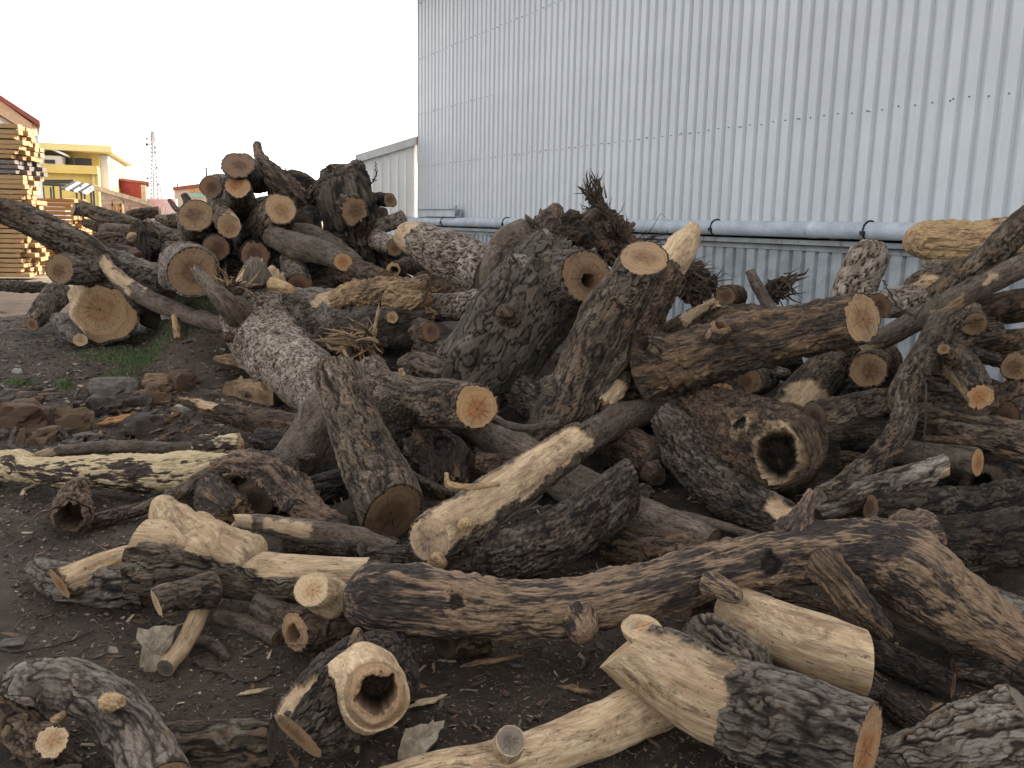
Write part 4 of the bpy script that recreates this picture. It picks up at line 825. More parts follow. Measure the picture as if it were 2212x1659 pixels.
vb('wall', YEL, -16, 0, 0, 16, 0, z_w0, yb); vb('wall', YEL, -16, -.01, 1.2, 16, z_w0, z_f, yb)
vb('parapet', YEL, -16, .05, -.6, -.01, z_p, z_w0+.05, yb); vb('roof', YELL, -16, 1.0, -.9, 16.3, z_f, z_top, yb)
for k in range(14):
    a = -15.8+1.1*k; vb('window', GLASS, a+.03, a+1.05, 1.1, 1.19, z_w0+.06, z_w1, yb)
xa, xd = -3.4, -2.0
vb('dormer', CREAMW, xa, xd, -.55, 1.05, z_w0+.05, z_w1, yb); vb('dormer_window', IRON, xa+.42, xd-.38, -.6, -.56, z_w0+.1, z_w1-.25, yb)
def yp(x, y, z): return Kc+bx*x+by*y+Vector((0, 0, z))
xm = (xa+xd)/2
mb = MB(); mb.prism([yp(xa-.3, -.8, z_w1), yp(xm, -.8, z_w1+.42), yp(xd+.3, -.8, z_w1), yp(xd+.3, -.8, z_w1+.14), yp(xm, -.8, z_w1+.58), yp(xa-.3, -.8, z_w1+.14)], by*1.8); mb.build('dormer_roof', WALLW, yb)
vb('drainpipe', YELL, -.35, -.2, -.12, -.02, 0, z_p, yb)
vb('side_wing', WALLW, -.5, .5, 1.6, 15.8, 0, z_f-.05, yb)
for k in range(5):
    y0 = 3.0+k*2.6
    for z0, z1 in ((zof(377, Yb+6), zof(349, Yb+6)), (zof(418, Yb+6), zof(394, Yb+6))):
        mb = MB(); pl = [yp(.5, y0, z0), yp(.5, y0+1.5, z0), yp(.5, y0+1.5, z1-.6)]
        for a in range(1, 8): pl.append(yp(.5, y0+.75+.75*math.cos(math.pi*a/8), z1-.6+.6*math.sin(math.pi*a/8)))
        pl.append(yp(.5, y0, z1-.6)); mb.prism(pl, bx*.06); mb.build('arched_window', YEL, yb)
# pergola in front
pg = empty('pergola', (P(150, 450, 50)[0][0], 50, 0)); tag(pg, 'dark iron pergola with striped awning before the yellow building', 'pergola')
for k, xx in enumerate((88, 96, 112, 118, 133, 167, 177, 184, 198, 204)):
    p, _ = P(xx, 440, 50+(k % 2)*1.2); mb = MB(); mb.tube([(p[0], p[1], 0), (p[0], p[1], zof(402+(k % 3)*2, 50))], .06, 6); mb.build('post', IRON, pg)
for k in range(6):
    xx = 158+k*9; a, _ = P(xx, 394+k*1.6, 50.8); b, _ = P(xx+8.6, 396+k*1.7, 50.8)
    mb = MB(); v0 = Vector(a); v1 = Vector(b); mb.prism([v0, v1, v1+Vector((.1, -1.6, -.45)), v0+Vector((.1, -1.6, -.45))], (0, 0, .08)); mb.build('awning_strip', WALLW if k % 2 else IRON, pg)
a, _ = P(86, 398, 50.6); b, _ = P(212, 404, 50.6); mb = MB(); mb.tube([a, b], .07, 6); mb.build('beam', IRON, pg)
mb = quadbox(92, 158, 388, 397, 51.6, .1); mb.build('beam', IRON, pg)
p, _ = P(125, 440, 40); mb = MB(); mb.box((p[0], 40, 1.05), (.85, .5, 2.1)); mb.box((p[0], 40, 2.17), (1.05, .6, .14)); tag(mb.build('gate_pillar', WALLW), 'white gate pillar before the iron pergola', 'pillar')
# low masonry shed
sh = empty('masonry_shed', (P(260, 450, 44)[0][0], 44, 0)); tag(sh, 'low block masonry shed with sloping timber edge', 'shed')
pa, pb, pc, pd = [Vector(P(*k)[0]) for k in ((216, 462, 44), (326, 462, 44), (326, 444, 44), (216, 409, 44))]
pa.z = pb.z = 0; pa.x = pd.x; pb.x = pc.x
mb = MB(); mb.prism([pa, pb, pc, pd], Vector((pb.x, pb.y, 0)).normalized()*6); mb.build('wall', BRICK, sh)
mb = MB(); mb.prism([pd+Vector((-.2, -.3, 0)), pc+Vector((.3, -.3, -.08)), pc+Vector((.3, -.3, .12)), pd+Vector((-.2, -.3, .22))], Vector((pb.x, pb.y, 0)).normalized()*6.5); mb.build('roof_edge', WOODB, sh)
brk = box_me('block', (.52, .06, .2)); brk.materials.append(mat_plain('masonry_block', (.45, .31, .24), .9, .25, 2))
zr = 1.5
for r_ in range(9):
    z = .75+r_*.24; x = pa.x+.3+(r_ % 2)*.28
    while x < pb.x-.3:
        top = pd.z+(pc.z-pd.z)*(x+.3-pd.x)/(pc.x-pd.x)
        if z+.15 < top: o = link('block', brk, None, sh); o.location = Vector((x, 43.985, z))-sh.location
        x += .57
fr = MB(); a, _ = P(243, 459, 38); b, _ = P(262, 440, 38); w_, h_ = b[0]-a[0], b[2]-a[2]
for (cx, cz, sx_, sz_) in ((0, h_/2, .12, h_), (w_, h_/2, .12, h_), (w_/2, .06, w_, .12), (w_/2, h_-.06, w_, .12)): fr.box((a[0]+cx, 38, a[2]+cz), (sx_, .08, sz_))
fr.tube([(a[0]+.1, 38.3, 0), (a[0]+.1, 38.1, a[2]+.3)], .05, 6); fr.tube([(a[0]+w_, 38.3, 0), (a[0]+w_, 38.1, a[2]+.3)], .05, 6)
tag(fr.build('window_casing', BOARD3), 'orange wooden window frame propped before the masonry shed', 'frame')
rs = empty('red_shed', (P(288, 420, 66)[0][0], 66, 0)); tag(rs, 'dark red metal shed beyond the yellow building', 'shed')
q0, q1, q2, q3 = [Vector(P(*k)[0]) for k in ((258, 440, 66), (317, 440, 66), (317, 398, 66), (258, 389, 66))]
q0.z = q1.z = 0; q0.x = q3.x; q1.x = q2.x
mb = MB(); mb.prism([q0, q1, q2, q3], Vector((q1.x, q1.y, 0)).normalized()*7); mb.build('wall', REDM, rs)
mb = MB(); mb.prism([q3+Vector((-.2, -.2, 0)), q2+Vector((.25, -.2, 0)), q2+Vector((.25, -.2, .18)), q3+Vector((-.2, -.2, .18))], Vector((q1.x, q1.y, 0)).normalized()*7.4); mb.build('roof', TILE, rs)
mb = MB(); mb.box((q1.x-.2, 65.9, q2.z/2), (.35, .15, q2.z-.1)); mb.build('corner_post', WOODB, rs)
fb = empty('far_building', (P(412, 430, 90)[0][0], 90, 0)); tag(fb, 'distant low building with orange windows and green band', 'building')
q0, q1, q2, q3 = [Vector(P(*k)[0]) for k in ((376, 440, 90), (470, 440, 90), (470, 399, 90), (376, 411, 90))]
q0.z = q1.z = 0; q0.x = q3.x; q1.x = q2.x
mb = MB(); mb.prism([q0, q1, q2, q3], (0, 8, 0)); mb.build('wall', mat_plain('far_render', (.55, .42, .34), .9, .1), fb)
mb = MB(); mb.prism([q3+Vector((0, -.3, 0)), q2+Vector((0, -.3, 0)), q2+Vector((0, -.3, .3)), q3+Vector((0, -.3, .3))], (0, 8.6, 0)); mb.build('roof', TILE, fb)
for xx in (410, 425): mb = quadbox(xx, xx+9, 408, 415, 89.9, .08); mb.build('window', mat_plain('orange_window', (.6, .25, .08), .6, .1), fb)
mb = quadbox(408, 462, 417, 427, 89.85, .08); mb.build('green_band', mat_plain('green_panel', (.3, .42, .36), .7, .1), fb)
# white house with red roof
Yh = 40.; hs_ = empty('white_house', (P(0, 300, Yh+3)[0][0], Yh, 0)); tag(hs_, 'white gabled house with red roof rising over the board stack', 'house')
HD = Vector((B_[0], B_[1], 0)).normalized() if False else Vector((P(86, 261, Yh)[0][0]*1.04, Yh, 0)).normalized()
A = Vector(P(-60, 166, Yh)[0]); B = Vector(P(86, 261, Yh)[0]); B2 = Vector(P(60, 262, Yh)[0])
mb = MB(); mb.prism([A, B, B+Vector((0, 0, -.22)), A+Vector((0, 0, -.22))], HD*9); mb.build('roof', TILE, hs_)
mb = MB(); mb.prism([A+Vector((0, .8, -.25)), Vector((B2.x, Yh+.8, B2.z-.1)), Vector((B2.x, Yh+.8, 0)), Vector((A.x, Yh+.8, 0))], HD*7); mb.build('wall', WALLW, hs_)
mb = MB(); mb.prism([A+Vector((0, .3, -.25)), Vector((B2.x, Yh+.3, B2.z-.05)), Vector((B2.x, Yh+.3, B2.z-.55)), A+Vector((0, .3, -1.0))], (0, .4, 0)); mb.build('gable_board', mat_plain('peach_render', (.66, .42, .26), .85, .1), hs_)
a = Vector(P(0, 252, Yh+.6)[0]); b = Vector(P(58, 287, Yh+.6)[0]); mb = MB(); mb.tube([a-(b-a)*.6, b], .1, 4); mb.build('window_frame', WOODB, hs_)
mb = quadbox(-30, 52, 268, 300, Yh+.74, .04); mb.build('window', mat_plain('sky_window', (.75, .77, .8), .2, .05), hs_)
mb = quadbox(17, 19.5, 268, 300, Yh+.68, .05); mb.build('window_frame', IRON, hs_)
# lattice mast, poles, car, bush
mast = empty('lattice_mast', (P(337, 420, 190)[0][0], 190, 0)); tag(mast, 'thin lattice radio mast standing far away against the bright sky', 'mast')
MASTM = mat_plain('mast_steel', (.36, .33, .33), .6, .15)
mz = zof(284, 190, 334); mx = P(336, 400, 190)[0][0]
def mw(z): return .85*(1-z/mz)+.2
mb = MB()
for sx_, sy_ in ((-1, -1), (1, -1), (1, 1), (-1, 1)):
    mb2 = MB(); mb2.tube([(mx+sx_*mw(0), 190+sy_*mw(0), 0), (mx+sx_*mw(mz), 190+sy_*mw(mz), mz)], .10, 5); mb2.build('leg', MASTM, mast)
nb = 22
for k in range(nb):
    z0, z1 = mz*k/nb, mz*(k+1)/nb
    for s_ in (-1, 1): mb.tube([(mx-s_*mw(z0), 190-mw(z0), z0), (mx+s_*mw(z1), 190-mw(z1), z1)], .055, 4)
    mb.tube([(mx-mw(z1), 190-mw(z1), z1), (mx+mw(z1), 190-mw(z1), z1)], .055, 4)
tag(mb.build('lattice', MASTM, mast), kind='stuff')
for k in range(9):
    z = mz*RNG.uniform(.35, .97); s_ = RNG.choice((-1, 1)); b2 = MB(); b2.tube([(mx+s_*(mw(z)+.5), 189, z), (mx+s_*(mw(z)+.5), 188.6, z)], .26, 10); b2.tube([(mx+s_*mw(z), 189.2, z), (mx+s_*(mw(z)+.5), 189.05, z)], .07, 4); b2.build('antenna', MASTM, mast)
for xx, yt, Y, lb in ((448, 364, 70, 'taller thin pole on the skyline left of the log heap'), (384, 398, 95, 'shorter thin pole above the distant low building')):
    p, _ = P(xx, 420, Y); mb = MB(); mb.tube([(p[0], Y, 0), (p[0], Y, zof(yt, Y, xx))], [.1, .06], 6); mb.box((p[0], Y, zof(yt, Y, xx)), (.3, .1, .06)); tag(mb.build('utility_pole', IRON), lb, 'pole', 'poles on the skyline')
ml = MB(); p = P(610, 320, 120)[0]
mm2 = empty('lattice_mast', (p[0], 120, 0)); tag(mm2, 'small lattice mast top peeping over the log heap', 'mast')
for s_ in (-1, 1): b2 = MB(); b2.tube([(p[0]+s_*.5, 120, 0), (p[0]+s_*.35, 120, zof(345, 120, 610))], .07, 5); b2.build('leg', MASTM, mm2)
b2 = MB()
for k in range(14):
    z0 = zof(345, 120, 610)*k/14; z1 = zof(345, 120, 610)*(k+1)/14; s_ = 1 if k % 2 else -1; b2.tube([(p[0]-s_*.45, 120, z0), (p[0]+s_*.45, 120, z1)], .05, 4)
b2.build('lattice', MASTM, mm2)
car = empty('parked_car', (P(390, 446, 55)[0][0], 55, 0)); tag(car, 'tiny pale blue car parked far off beside the log heap', 'car'); cx = car.location.x
CARM = mat_plain('car_paint', (.45, .52, .68), .3, .05); 
def side(y, pts): return [Vector((cx+a, y, z)) for a, z in pts]
mb = MB(); mb.prism(side(54.2, [(-2, .35), (2, .35), (2.05, .75), (1.6, .9), (-1.9, .95), (-2.05, .7)]), (0, 1.6, 0)); mb.build('body', CARM, car)
mb = MB(); mb.prism(side(54.3, [(-1.7, .93), (1.0, .9), (.4, 1.45), (-1.2, 1.48)]), (0, 1.4, 0)); mb.build('cabin', CARM, car)
for a0, a1 in ((-1.4, -.5), (-.4, .5)): mb = MB(); mb.prism(side(54.28, [(a0, 1.0), (a1, 1.0), (a1-.2, 1.38), (a0+.2, 1.38)]), (0, .04, 0)); mb.build('window', GLASS, car)
for a in (-1.3, 1.25):
    for y in (54.15, 55.7): mb = MB(); mb.tube([(cx+a, y, .33), (cx+a, y+.2, .33)], .33, 14); mb.build('wheel', M_BLACK, car)
bush = empty('bare_bush', (P(345, 440, 60)[0][0], 60, 0)); tag(bush, 'bare pale bush beside the red shed', 'bush'); mb = MB()
for k in range(90):
    a = RNG.uniform(0, 6.28); l = RNG.uniform(1.2, 2.6); s_ = Vector(bush.location); e = s_+Vector((math.cos(a)*l*.7, math.sin(a)*l*.5, l)); md = (s_+e)/2+Vector((RNG.normal(0, .2), 0, RNG.normal(.2, .2)))
    mb.tube([s_+Vector((RNG.normal(0, .2), 0, 0)), md, e], [.035, .022, .01], 4)
tag(mb.build('twigs', mat_plain('pale_twig', (.5, .45, .4), .9, .2), bush), kind='stuff')
yw, _ = P(345, 448, 70)
mb = quadbox(318, 380, 430, 442, 72, .3); mb.v = [(a, b, c if c > zof(436, 72, 350) else 0.) for a, b, c in mb.v]; o = mb.build('yard_wall', WALLW); tag(o, 'sunlit white yard wall past the red shed', 'wall', kind='thing')
# ---------------------------------------------------------------- log builder
BK = {  # cell size (m), stretch, depth factor, kind
 'grey': (.030, 5.5, .42, 'furrow'), 'ashen': (.032, 4.2, .34, 'furrow'), 'dark': (.030, 4.6, .46, 'furrow'), 'brown': (.030, 4.0, .38, 'furrow'), 'pale': (.032, 2.2, .40, 'plate'),
 'plate': (.06, 2.6, .30, 'plate'), 'smooth': (.018, 8.0, .12, 'furrow'), 'twig': (.02, 4, .15, 'furrow'), 'peel': (.03, 6, .05, 'grain'),
 'rot': (.02, 9, .40, 'grain'), 'rotdark': (.02, 7, .46, 'grain'), 'rotpink': (.02, 9, .40, 'grain'), 'rottan': (.02, 8, .5, 'grain'), 'rotcream': (.02, 8, .45, 'grain'), 'root': (.026, 5, .6, 'grain'), 'torn': (.022, 6, .5, 'grain')}
GNARL = dict(root=.42, torn=.2, rotpink=.14, rotdark=.10, rot=.06, rotcream=.05, rottan=.08)
_seed = [100]
TRI = [0]
def tube_body(pts, bark, ends, peel=(), lump=.07, cell=None, depth=1.0, dents=(), step=1.55, flare=0):
    """returns list of (name, mesh, material) with world-space vertices"""
    _seed[0] += 17; seed = _seed[0]
    C, Rm, px = spec_path(pts)
    A = catmull(np.column_stack((C, Rm)), 24); A[:, 3] = np.maximum(A[:, 3], .004)
    ds = np.linalg.norm(np.diff(A[:, :3], axis=0), axis=1); s = np.concatenate(([0], np.cumsum(ds))); Ltot = s[-1]
    rmax_px = px.max()*1024/2212; rmean = Rm.mean()
    mpp = rmean/(px.mean()*1024/2212)                   # metres per rendered pixel
    nu = int(np.clip(2*math.pi*rmax_px/step, 14, 230)); nv = int(np.clip(Ltot/(mpp*step), 8, 420))
    e0, e1 = ends
    # denser rings toward rounded ends
    tt = np.linspace(0, Ltot, nv)
    if e0 == 'R': tt = np.concatenate((np.linspace(0, tt[1], 5)[:-1], tt[1:]))
    if e1 == 'R': tt = np.concatenate((tt[:-1], np.linspace(tt[-2], Ltot, 5)[1:]))
    nv = len(tt)
    Q = np.stack([np.interp(tt, s, A[:, k]) for k in range(4)], 1); Q[:, 3] *= 1+flare*np.exp(-(tt/(Rm[0]*.9))**2); Cn, Rn = Q[:, :3], Q[:, 3].copy()
    jit = np.stack([vnoise(np.column_stack((tt/(rmean*3.2), np.zeros(nv), np.zeros(nv)))+seed+k*3.7, seed+k) for k in range(3)], 1)
    Cn = Cn+jit*(Rn*.11)[:, None]*np.clip(np.minimum(tt, Ltot-tt)/(rmean*1.5), 0, 1)[:, None]; Q[:, :3] = Cn
    T = np.gradient(Cn, tt, axis=0); T /= np.linalg.norm(T, axis=1)[:, None]
    # frame: e1 toward the camera, carried along
    tc = EYE-Cn[0]; E = tc-T[0]*tc.dot(T[0])
    if np.linalg.norm(E) < .25*np.linalg.norm(tc):
        upv = np.array((0, 0, 1.)); E = upv-T[0]*upv.dot(T[0])
    E /= np.linalg.norm(E); E1 = np.zeros_like(Cn)
    for i in range(nv):
        E = E-T[i]*E.dot(T[i]); E /= np.linalg.norm(E); E1[i] = E
    E2 = np.cross(T, E1)
    if E2[:, 2].mean() < 0: E2 = -E2
    for e, sgn in ((e0, 0), (e1, 1)):
        if e == 'R':
            dist = tt if sgn == 0 else Ltot-tt
            k = np.clip(dist/(Rn[0 if sgn == 0 else -1]*.8+1e-6), 0, 1)
            Rn = Rn*np.sqrt(np.clip(1-(1-k)**2, .0004, 1))
    th = np.linspace(0, 2*math.pi, nu, endpoint=False)
    rref = Rm.mean()
    TH, VV = np.meshgrid(th, tt); RR = np.repeat(Rn[:, None], nu, 1)
    bc = np.stack((np.cos(TH)*RR, np.sin(TH)*RR, VV), -1).reshape(-1, 3)
    so = np.array((seed*.37 % 50, seed*.73 % 50, seed*.19 % 50))
    cs, stretch, dfac, kind = BK[bark]
    if cell: cs = cell*.75
    cs = max(cs, 3.2*mpp); cs = min(cs, rref*.5)
    q = bc/np.array((cs, cs, cs*stretch))+so
    wq = bc/(cs*2.2)+so*1.3
    aniso = np.array((1, 1, 1./stretch))
    if kind == 'furrow':
        warp = np.stack([vnoise(wq+k*9.1, seed+k)+.5*vnoise(wq*2.3+k*5.1, seed+k+7) for k in range(2)]+[np.zeros(len(q))], 1)
        fine = fbm(bc/np.array((cs*.22, cs*.22, cs*.7))+so, 3, seed+6)
        F1, F2, cid, off = worley(q+warp*.75, seed)
        ed = F2-F1+.07*fine
        H1, H2, hid, _o = worley(bc/np.array((cs*.5, cs*.5, cs*.5*stretch*.55))+so*2.3+warp*.5, seed+60)
        big = np.clip(fbm(bc/(cs*7)+so, 2, seed+3)*1.5+.5, 0, 1)
        ln = bc/np.array((cs*1.15, cs*1.15, cs*1.15*stretch*1.25))+so*1.1+warp*.35
        n1 = vnoise(ln, seed+81)+.45*vnoise(ln*2.1+3.3, seed+82)+.10*fine
        crack = sstep(.0, .20, np.abs(n1))*(.45+.55*sstep(.0, .16, ed))
        h = crack*(.52+.34*cid)
        h = h*(.74+.26*sstep(0, .14, H2-H1+.06*fine)*(.3+.7*hid))
        h = h*(.76+.34*big)+.17*fine*crack
        cvar = (cid*.6+hid*.4)
    elif kind == 'plate':
        warp = np.stack([vnoise(wq*1.5+k*9.1, seed+k) for k in range(3)], 1)
        fine = fbm(bc/np.array((cs*.24, cs*.24, cs*.5))+so, 3, seed+6)
        F1, F2, cid, off = worley(q+warp*.6+fine[:, None]*.05, seed)
        ed = F2-F1+.03*fine
        G1, G2, gid, _o = worley(q*1.9+warp*.6+fine[:, None]*.06, seed+50)
        tilt = off[:, 2]*.34*(cid-.2)+off[:, 0]*.28*(cid-.5)
        crack = sstep(.0, .12, ed)
        h = crack*(.44+.38*cid+tilt)
        h = h*(.70+.30*sstep(0, .07, G2-G1)*(.3+.7*gid))
        h = h+.12*fine*crack
        cvar = (cid*.55+gid*.45)
    else:
        g1 = fbm(bc/np.array((cs*1.5, cs*1.5, cs*1.5*stretch))+so, 3, seed)
        g2 = 1-np.abs(fbm(bc/np.array((cs*.6, cs*.6, cs*.6*stretch))+so*1.7, 3, seed+4))*2
        h = np.clip(.5+.4*g1+.4*(g2-.5), 0, 1.2)
        cvar = np.clip(g1*.5+.5, 0, 1)
    h = np.clip(h, 0, 1.15)
    thick = cs*dfac*depth*1.15
    # peeled patches
    w = np.zeros(len(bc)); edge = fbm(bc/np.array((.05, .05, .09))+so, 3, seed+8)*.045*max(1, mpp/.004)
    if bark == 'peel': w[:] = 1
    for (v0, v1, a0, a1) in peel:
        v = VV.ravel(); half = R(a1-a0)/2; mid = R(a0+a1)/2
        da = half-np.abs((TH.ravel()-mid+math.pi) % (2*math.pi)-math.pi)
        if a1-a0 >= 359: da[:] = 9
        sd_ = np.minimum(np.minimum((v-v0*Ltot) if v0 > 0 else 9, (v1*Ltot-v) if v1 < 1 else 9), da*RR.ravel())
        w = np.maximum(w, sstep(-.004, .004, sd_+edge))
    grain = fbm(bc/np.array((.02, .02, .3))+so, 2, seed+9)
    hb = (h-.6)*thick; hw = -thick*1.0-.004+grain*.003
    gn = GNARL.get(bark, 0)
    lumps = lump*fbm(bc/np.array((rref*1.3, rref*1.3, rref*2.2))+so, 2, seed+2)+lump*.35*fbm(bc/(rref*.55)+so, 2, seed+5)
    if gn: lumps = lumps+gn*(np.abs(fbm(bc/(rref*.5)+so*2, 3, seed+71))*1.5-.35)+gn*.28*(np.abs(fbm(bc/np.array((rref*.22, rref*.22, rref*.7))+so*3, 3, seed+75))-.25)
    kr = np.random.default_rng(seed)
    if gn == 0 and bark != 'peel':
        for _k in range(int(min(Ltot/rref*.55+1, 9))):
            kv, ka, ks, kh = kr.uniform(.05, .95)*Ltot, kr.uniform(0, 6.283), kr.uniform(.22, .5), kr.uniform(-.10, .24)
            dd_ = ((VV.ravel()-kv)/(rref*ks*1.5))**2+(((TH.ravel()-ka+math.pi) % (2*math.pi)-math.pi)/ks)**2
            lumps = lumps+.62*kh*np.exp(-dd_)
    taper = np.clip(RR.ravel()/(rref*.5), 0, 1)
    rr = RR.ravel()*(1+lumps*1.6)+(hb*(1-w)+hw*w)*taper if bark in ('grey', 'ashen', 'dark', 'brown', 'pale', 'plate', 'smooth', 'twig') else RR.ravel()*(1+lumps*1.6)+hb*taper
    rr = np.maximum(rr, RR.ravel()*.3).reshape(nv, nu)
    O = E1[:, None]*(np.cos(TH)*rr)[..., None]+E2[:, None]*(np.sin(TH)*rr)[..., None]
    V = Cn[:, None]+O
    caps = []
    for sgn, e in ((0, e0), (1, e1)):
        if e == 'R': continue
        i = 0 if sgn == 0 else nv-1; t = -T[0] if sgn == 0 else T[-1]
        dist = tt if sgn == 0 else Ltot-tt
        if e[0] == 'B':
            n = t; br = True
        else:
            n = t+cR*e[1]+cU*e[2]-cF*e[3]; n = n/np.linalg.norm(n); br = False
            if n.dot(t) < .3: n = n+t*(.3-n.dot(t)); n /= np.linalg.norm(n)
        rend = Rn[i]
        wt = np.clip(1-dist/(rend*2.6), 0, 1)**1.0
        sh = -(O@n)/max(t.dot(n), .3); sh = np.clip(sh, -1.8*rend, 1.8*rend)
        V = V+t*(sh*wt[:, None])[..., None]
        def brk(rho, a):
            if not br: return np.zeros_like(rho*a)
            pq = np.stack((rho*np.cos(a)*2.6, rho*np.sin(a)*2.6, np.zeros_like(rho*a)+seed), -1).reshape(-1, 3)
            k = np.abs(fbm(pq, 3, seed+21)).reshape((rho*a).shape)*1.6+.35*vnoise(pq*.5, seed+3).reshape((rho*a).shape)
            return k*rend*e[2]
        if br:
            wt2 = np.clip(1-dist/(rend*.9), 0, 1)**1.5
            V = V+t*(brk(np.full((1, nu), .93), th[None])*wt2[:, None])[..., None]
        caps.append((sgn, e, t, n, rend, brk, i))
    # dents: rot holes with a raised lip
    dcol = np.zeros((nv, nu))
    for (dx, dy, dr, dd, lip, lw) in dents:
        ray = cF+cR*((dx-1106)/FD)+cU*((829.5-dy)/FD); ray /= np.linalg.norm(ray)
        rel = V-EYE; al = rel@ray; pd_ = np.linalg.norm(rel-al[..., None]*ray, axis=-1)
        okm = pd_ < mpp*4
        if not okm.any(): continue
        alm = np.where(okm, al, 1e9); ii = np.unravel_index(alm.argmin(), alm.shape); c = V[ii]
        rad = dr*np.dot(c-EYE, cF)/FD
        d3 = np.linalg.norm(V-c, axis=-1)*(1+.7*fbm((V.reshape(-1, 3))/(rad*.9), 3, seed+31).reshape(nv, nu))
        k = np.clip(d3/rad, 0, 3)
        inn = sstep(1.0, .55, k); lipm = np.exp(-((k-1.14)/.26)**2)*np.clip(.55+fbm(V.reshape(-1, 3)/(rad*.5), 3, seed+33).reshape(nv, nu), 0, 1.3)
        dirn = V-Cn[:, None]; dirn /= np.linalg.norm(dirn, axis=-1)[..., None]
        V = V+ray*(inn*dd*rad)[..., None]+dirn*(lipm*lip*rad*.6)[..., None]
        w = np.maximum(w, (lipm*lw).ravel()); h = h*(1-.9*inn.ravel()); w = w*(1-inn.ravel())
    parts = []
    G = V.reshape(-1, 3); bcs = bc+so
    verts = [G]; quads = []; tris = []
    i_ = np.arange(nv-1)[:, None]*nu; j = np.arange(nu)[None]; j2 = (j+1) % nu
    quads.append(np.stack((i_+j, i_+j2, i_+nu+j2, i_+nu+j), -1).reshape(-1, 4))
    hs2 = [h]; ws = [w]; bcl = [bcs]; base = len(G); cis = [cvar]
    capmeshes = []
    for sgn, e in ((0, e0), (1, e1)):
        if e == 'R':
            c = Cn[0 if sgn == 0 else -1]; ci = base; verts.append(c[None]); base += 1
            cis.append([.5]); hs2.append([.5]); ws.append([w[0 if sgn == 0 else -1]]); bcl.append(bcs[[0 if sgn == 0 else -1]])
            ring = (0 if sgn == 0 else (nv-1)*nu)+np.arange(nu); nx = np.roll(ring, -1)
            tris.append(np.stack((np.full(nu, ci), nx, ring) if sgn == 0 else (np.full(nu, ci), ring, nx), 1))
    for sgn, e, t, n, rend, brk, i in caps:
        ring = V[i]; cen = ring.mean(0); rim = cen+(ring-cen)*.93
        rix = i*nu+np.arange(nu); rx = base+np.arange(nu); verts.append(rim); base += nu
        cis.append(cvar.reshape(nv, nu)[i]); hs2.append(h.reshape(nv, nu)[i]*.4); ws.append(w.reshape(nv, nu)[i]); bcl.append(bcs.reshape(nv, nu, 3)[i])
        qq = np.stack((rix, np.roll(rix, -1), np.roll(rx, -1), rx), 1)
        quads.append(qq[:, ::-1] if sgn == 0 else qq)
        nr = int(np.clip(rend/(mpp*1.8), 4, 60)); hole = e[4] if e[0] != 'B' else None
        rho = np.linspace(1, 0, nr+1)[:-1]
        cenp = cen
        if e[0] == 'B': cenp = cen-t*brk(np.full((1, nu), .93), th[None]).mean()
        flat = cen+(rim-cen)*1.0
        if e[0] == 'B':
            off0 = brk(np.full((1, nu), .93), th[None])[0]; fl0 = rim-t*off0[:, None]; c0 = fl0.mean(0)
            Vc = c0+(fl0-c0)[None]*rho[:, None, None]+t*brk(rho[:, None]*.93, th[None])[..., None]
            cc = c0+t*float(brk(np.zeros((1, 1)), np.zeros((1, 1)))[0, 0])
        else:
            Vc = cen+(rim-cen)[None]*rho[:, None, None]; cc = cen.copy()
            wob = fbm(Vc.reshape(-1, 3)/(rend*.6), 2, seed+41).reshape(nr, nu)*rend*.018*np.clip((1-rho)*6, 0, 1)[:, None]
            Vc = Vc+n*wob[..., None]
        # picture-aligned cap axes so that hole offsets are easy to place
        axx = cR-n*cR.dot(n); axx /= np.linalg.norm(axx); axy = np.cross(n, axx); axy = axy if axy.dot(cU) > 0 else -axy
        rel = (Vc-cen)/rend; cp = np.stack((rel@axx, rel@axy, np.zeros(rel.shape[:2])), -1)
        hd = np.zeros((nr, nu)); ccp = np.zeros(3)
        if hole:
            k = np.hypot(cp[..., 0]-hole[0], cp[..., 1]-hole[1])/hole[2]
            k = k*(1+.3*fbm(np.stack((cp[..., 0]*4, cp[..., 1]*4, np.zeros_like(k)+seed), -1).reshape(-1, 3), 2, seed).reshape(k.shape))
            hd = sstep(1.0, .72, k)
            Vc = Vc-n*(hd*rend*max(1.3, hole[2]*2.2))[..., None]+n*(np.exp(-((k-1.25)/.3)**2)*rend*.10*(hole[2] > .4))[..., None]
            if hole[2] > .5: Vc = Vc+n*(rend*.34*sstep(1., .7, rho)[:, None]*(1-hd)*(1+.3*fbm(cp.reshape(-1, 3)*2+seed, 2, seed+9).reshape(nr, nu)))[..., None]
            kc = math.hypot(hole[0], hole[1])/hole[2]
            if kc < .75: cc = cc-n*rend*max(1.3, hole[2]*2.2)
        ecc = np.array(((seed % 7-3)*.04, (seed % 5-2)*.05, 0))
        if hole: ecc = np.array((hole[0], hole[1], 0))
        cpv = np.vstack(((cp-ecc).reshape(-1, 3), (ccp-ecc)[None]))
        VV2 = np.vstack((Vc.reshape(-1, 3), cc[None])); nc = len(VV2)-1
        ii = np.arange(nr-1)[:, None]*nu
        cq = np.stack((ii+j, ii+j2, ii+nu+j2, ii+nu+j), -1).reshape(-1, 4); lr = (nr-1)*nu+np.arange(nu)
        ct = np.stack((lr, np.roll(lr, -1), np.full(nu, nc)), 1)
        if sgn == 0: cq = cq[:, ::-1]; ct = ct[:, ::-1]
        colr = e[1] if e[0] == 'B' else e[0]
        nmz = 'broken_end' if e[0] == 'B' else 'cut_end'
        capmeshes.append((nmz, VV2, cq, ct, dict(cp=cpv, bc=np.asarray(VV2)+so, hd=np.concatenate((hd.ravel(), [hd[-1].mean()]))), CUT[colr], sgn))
        TRI[0] += len(cq)*2+len(ct)
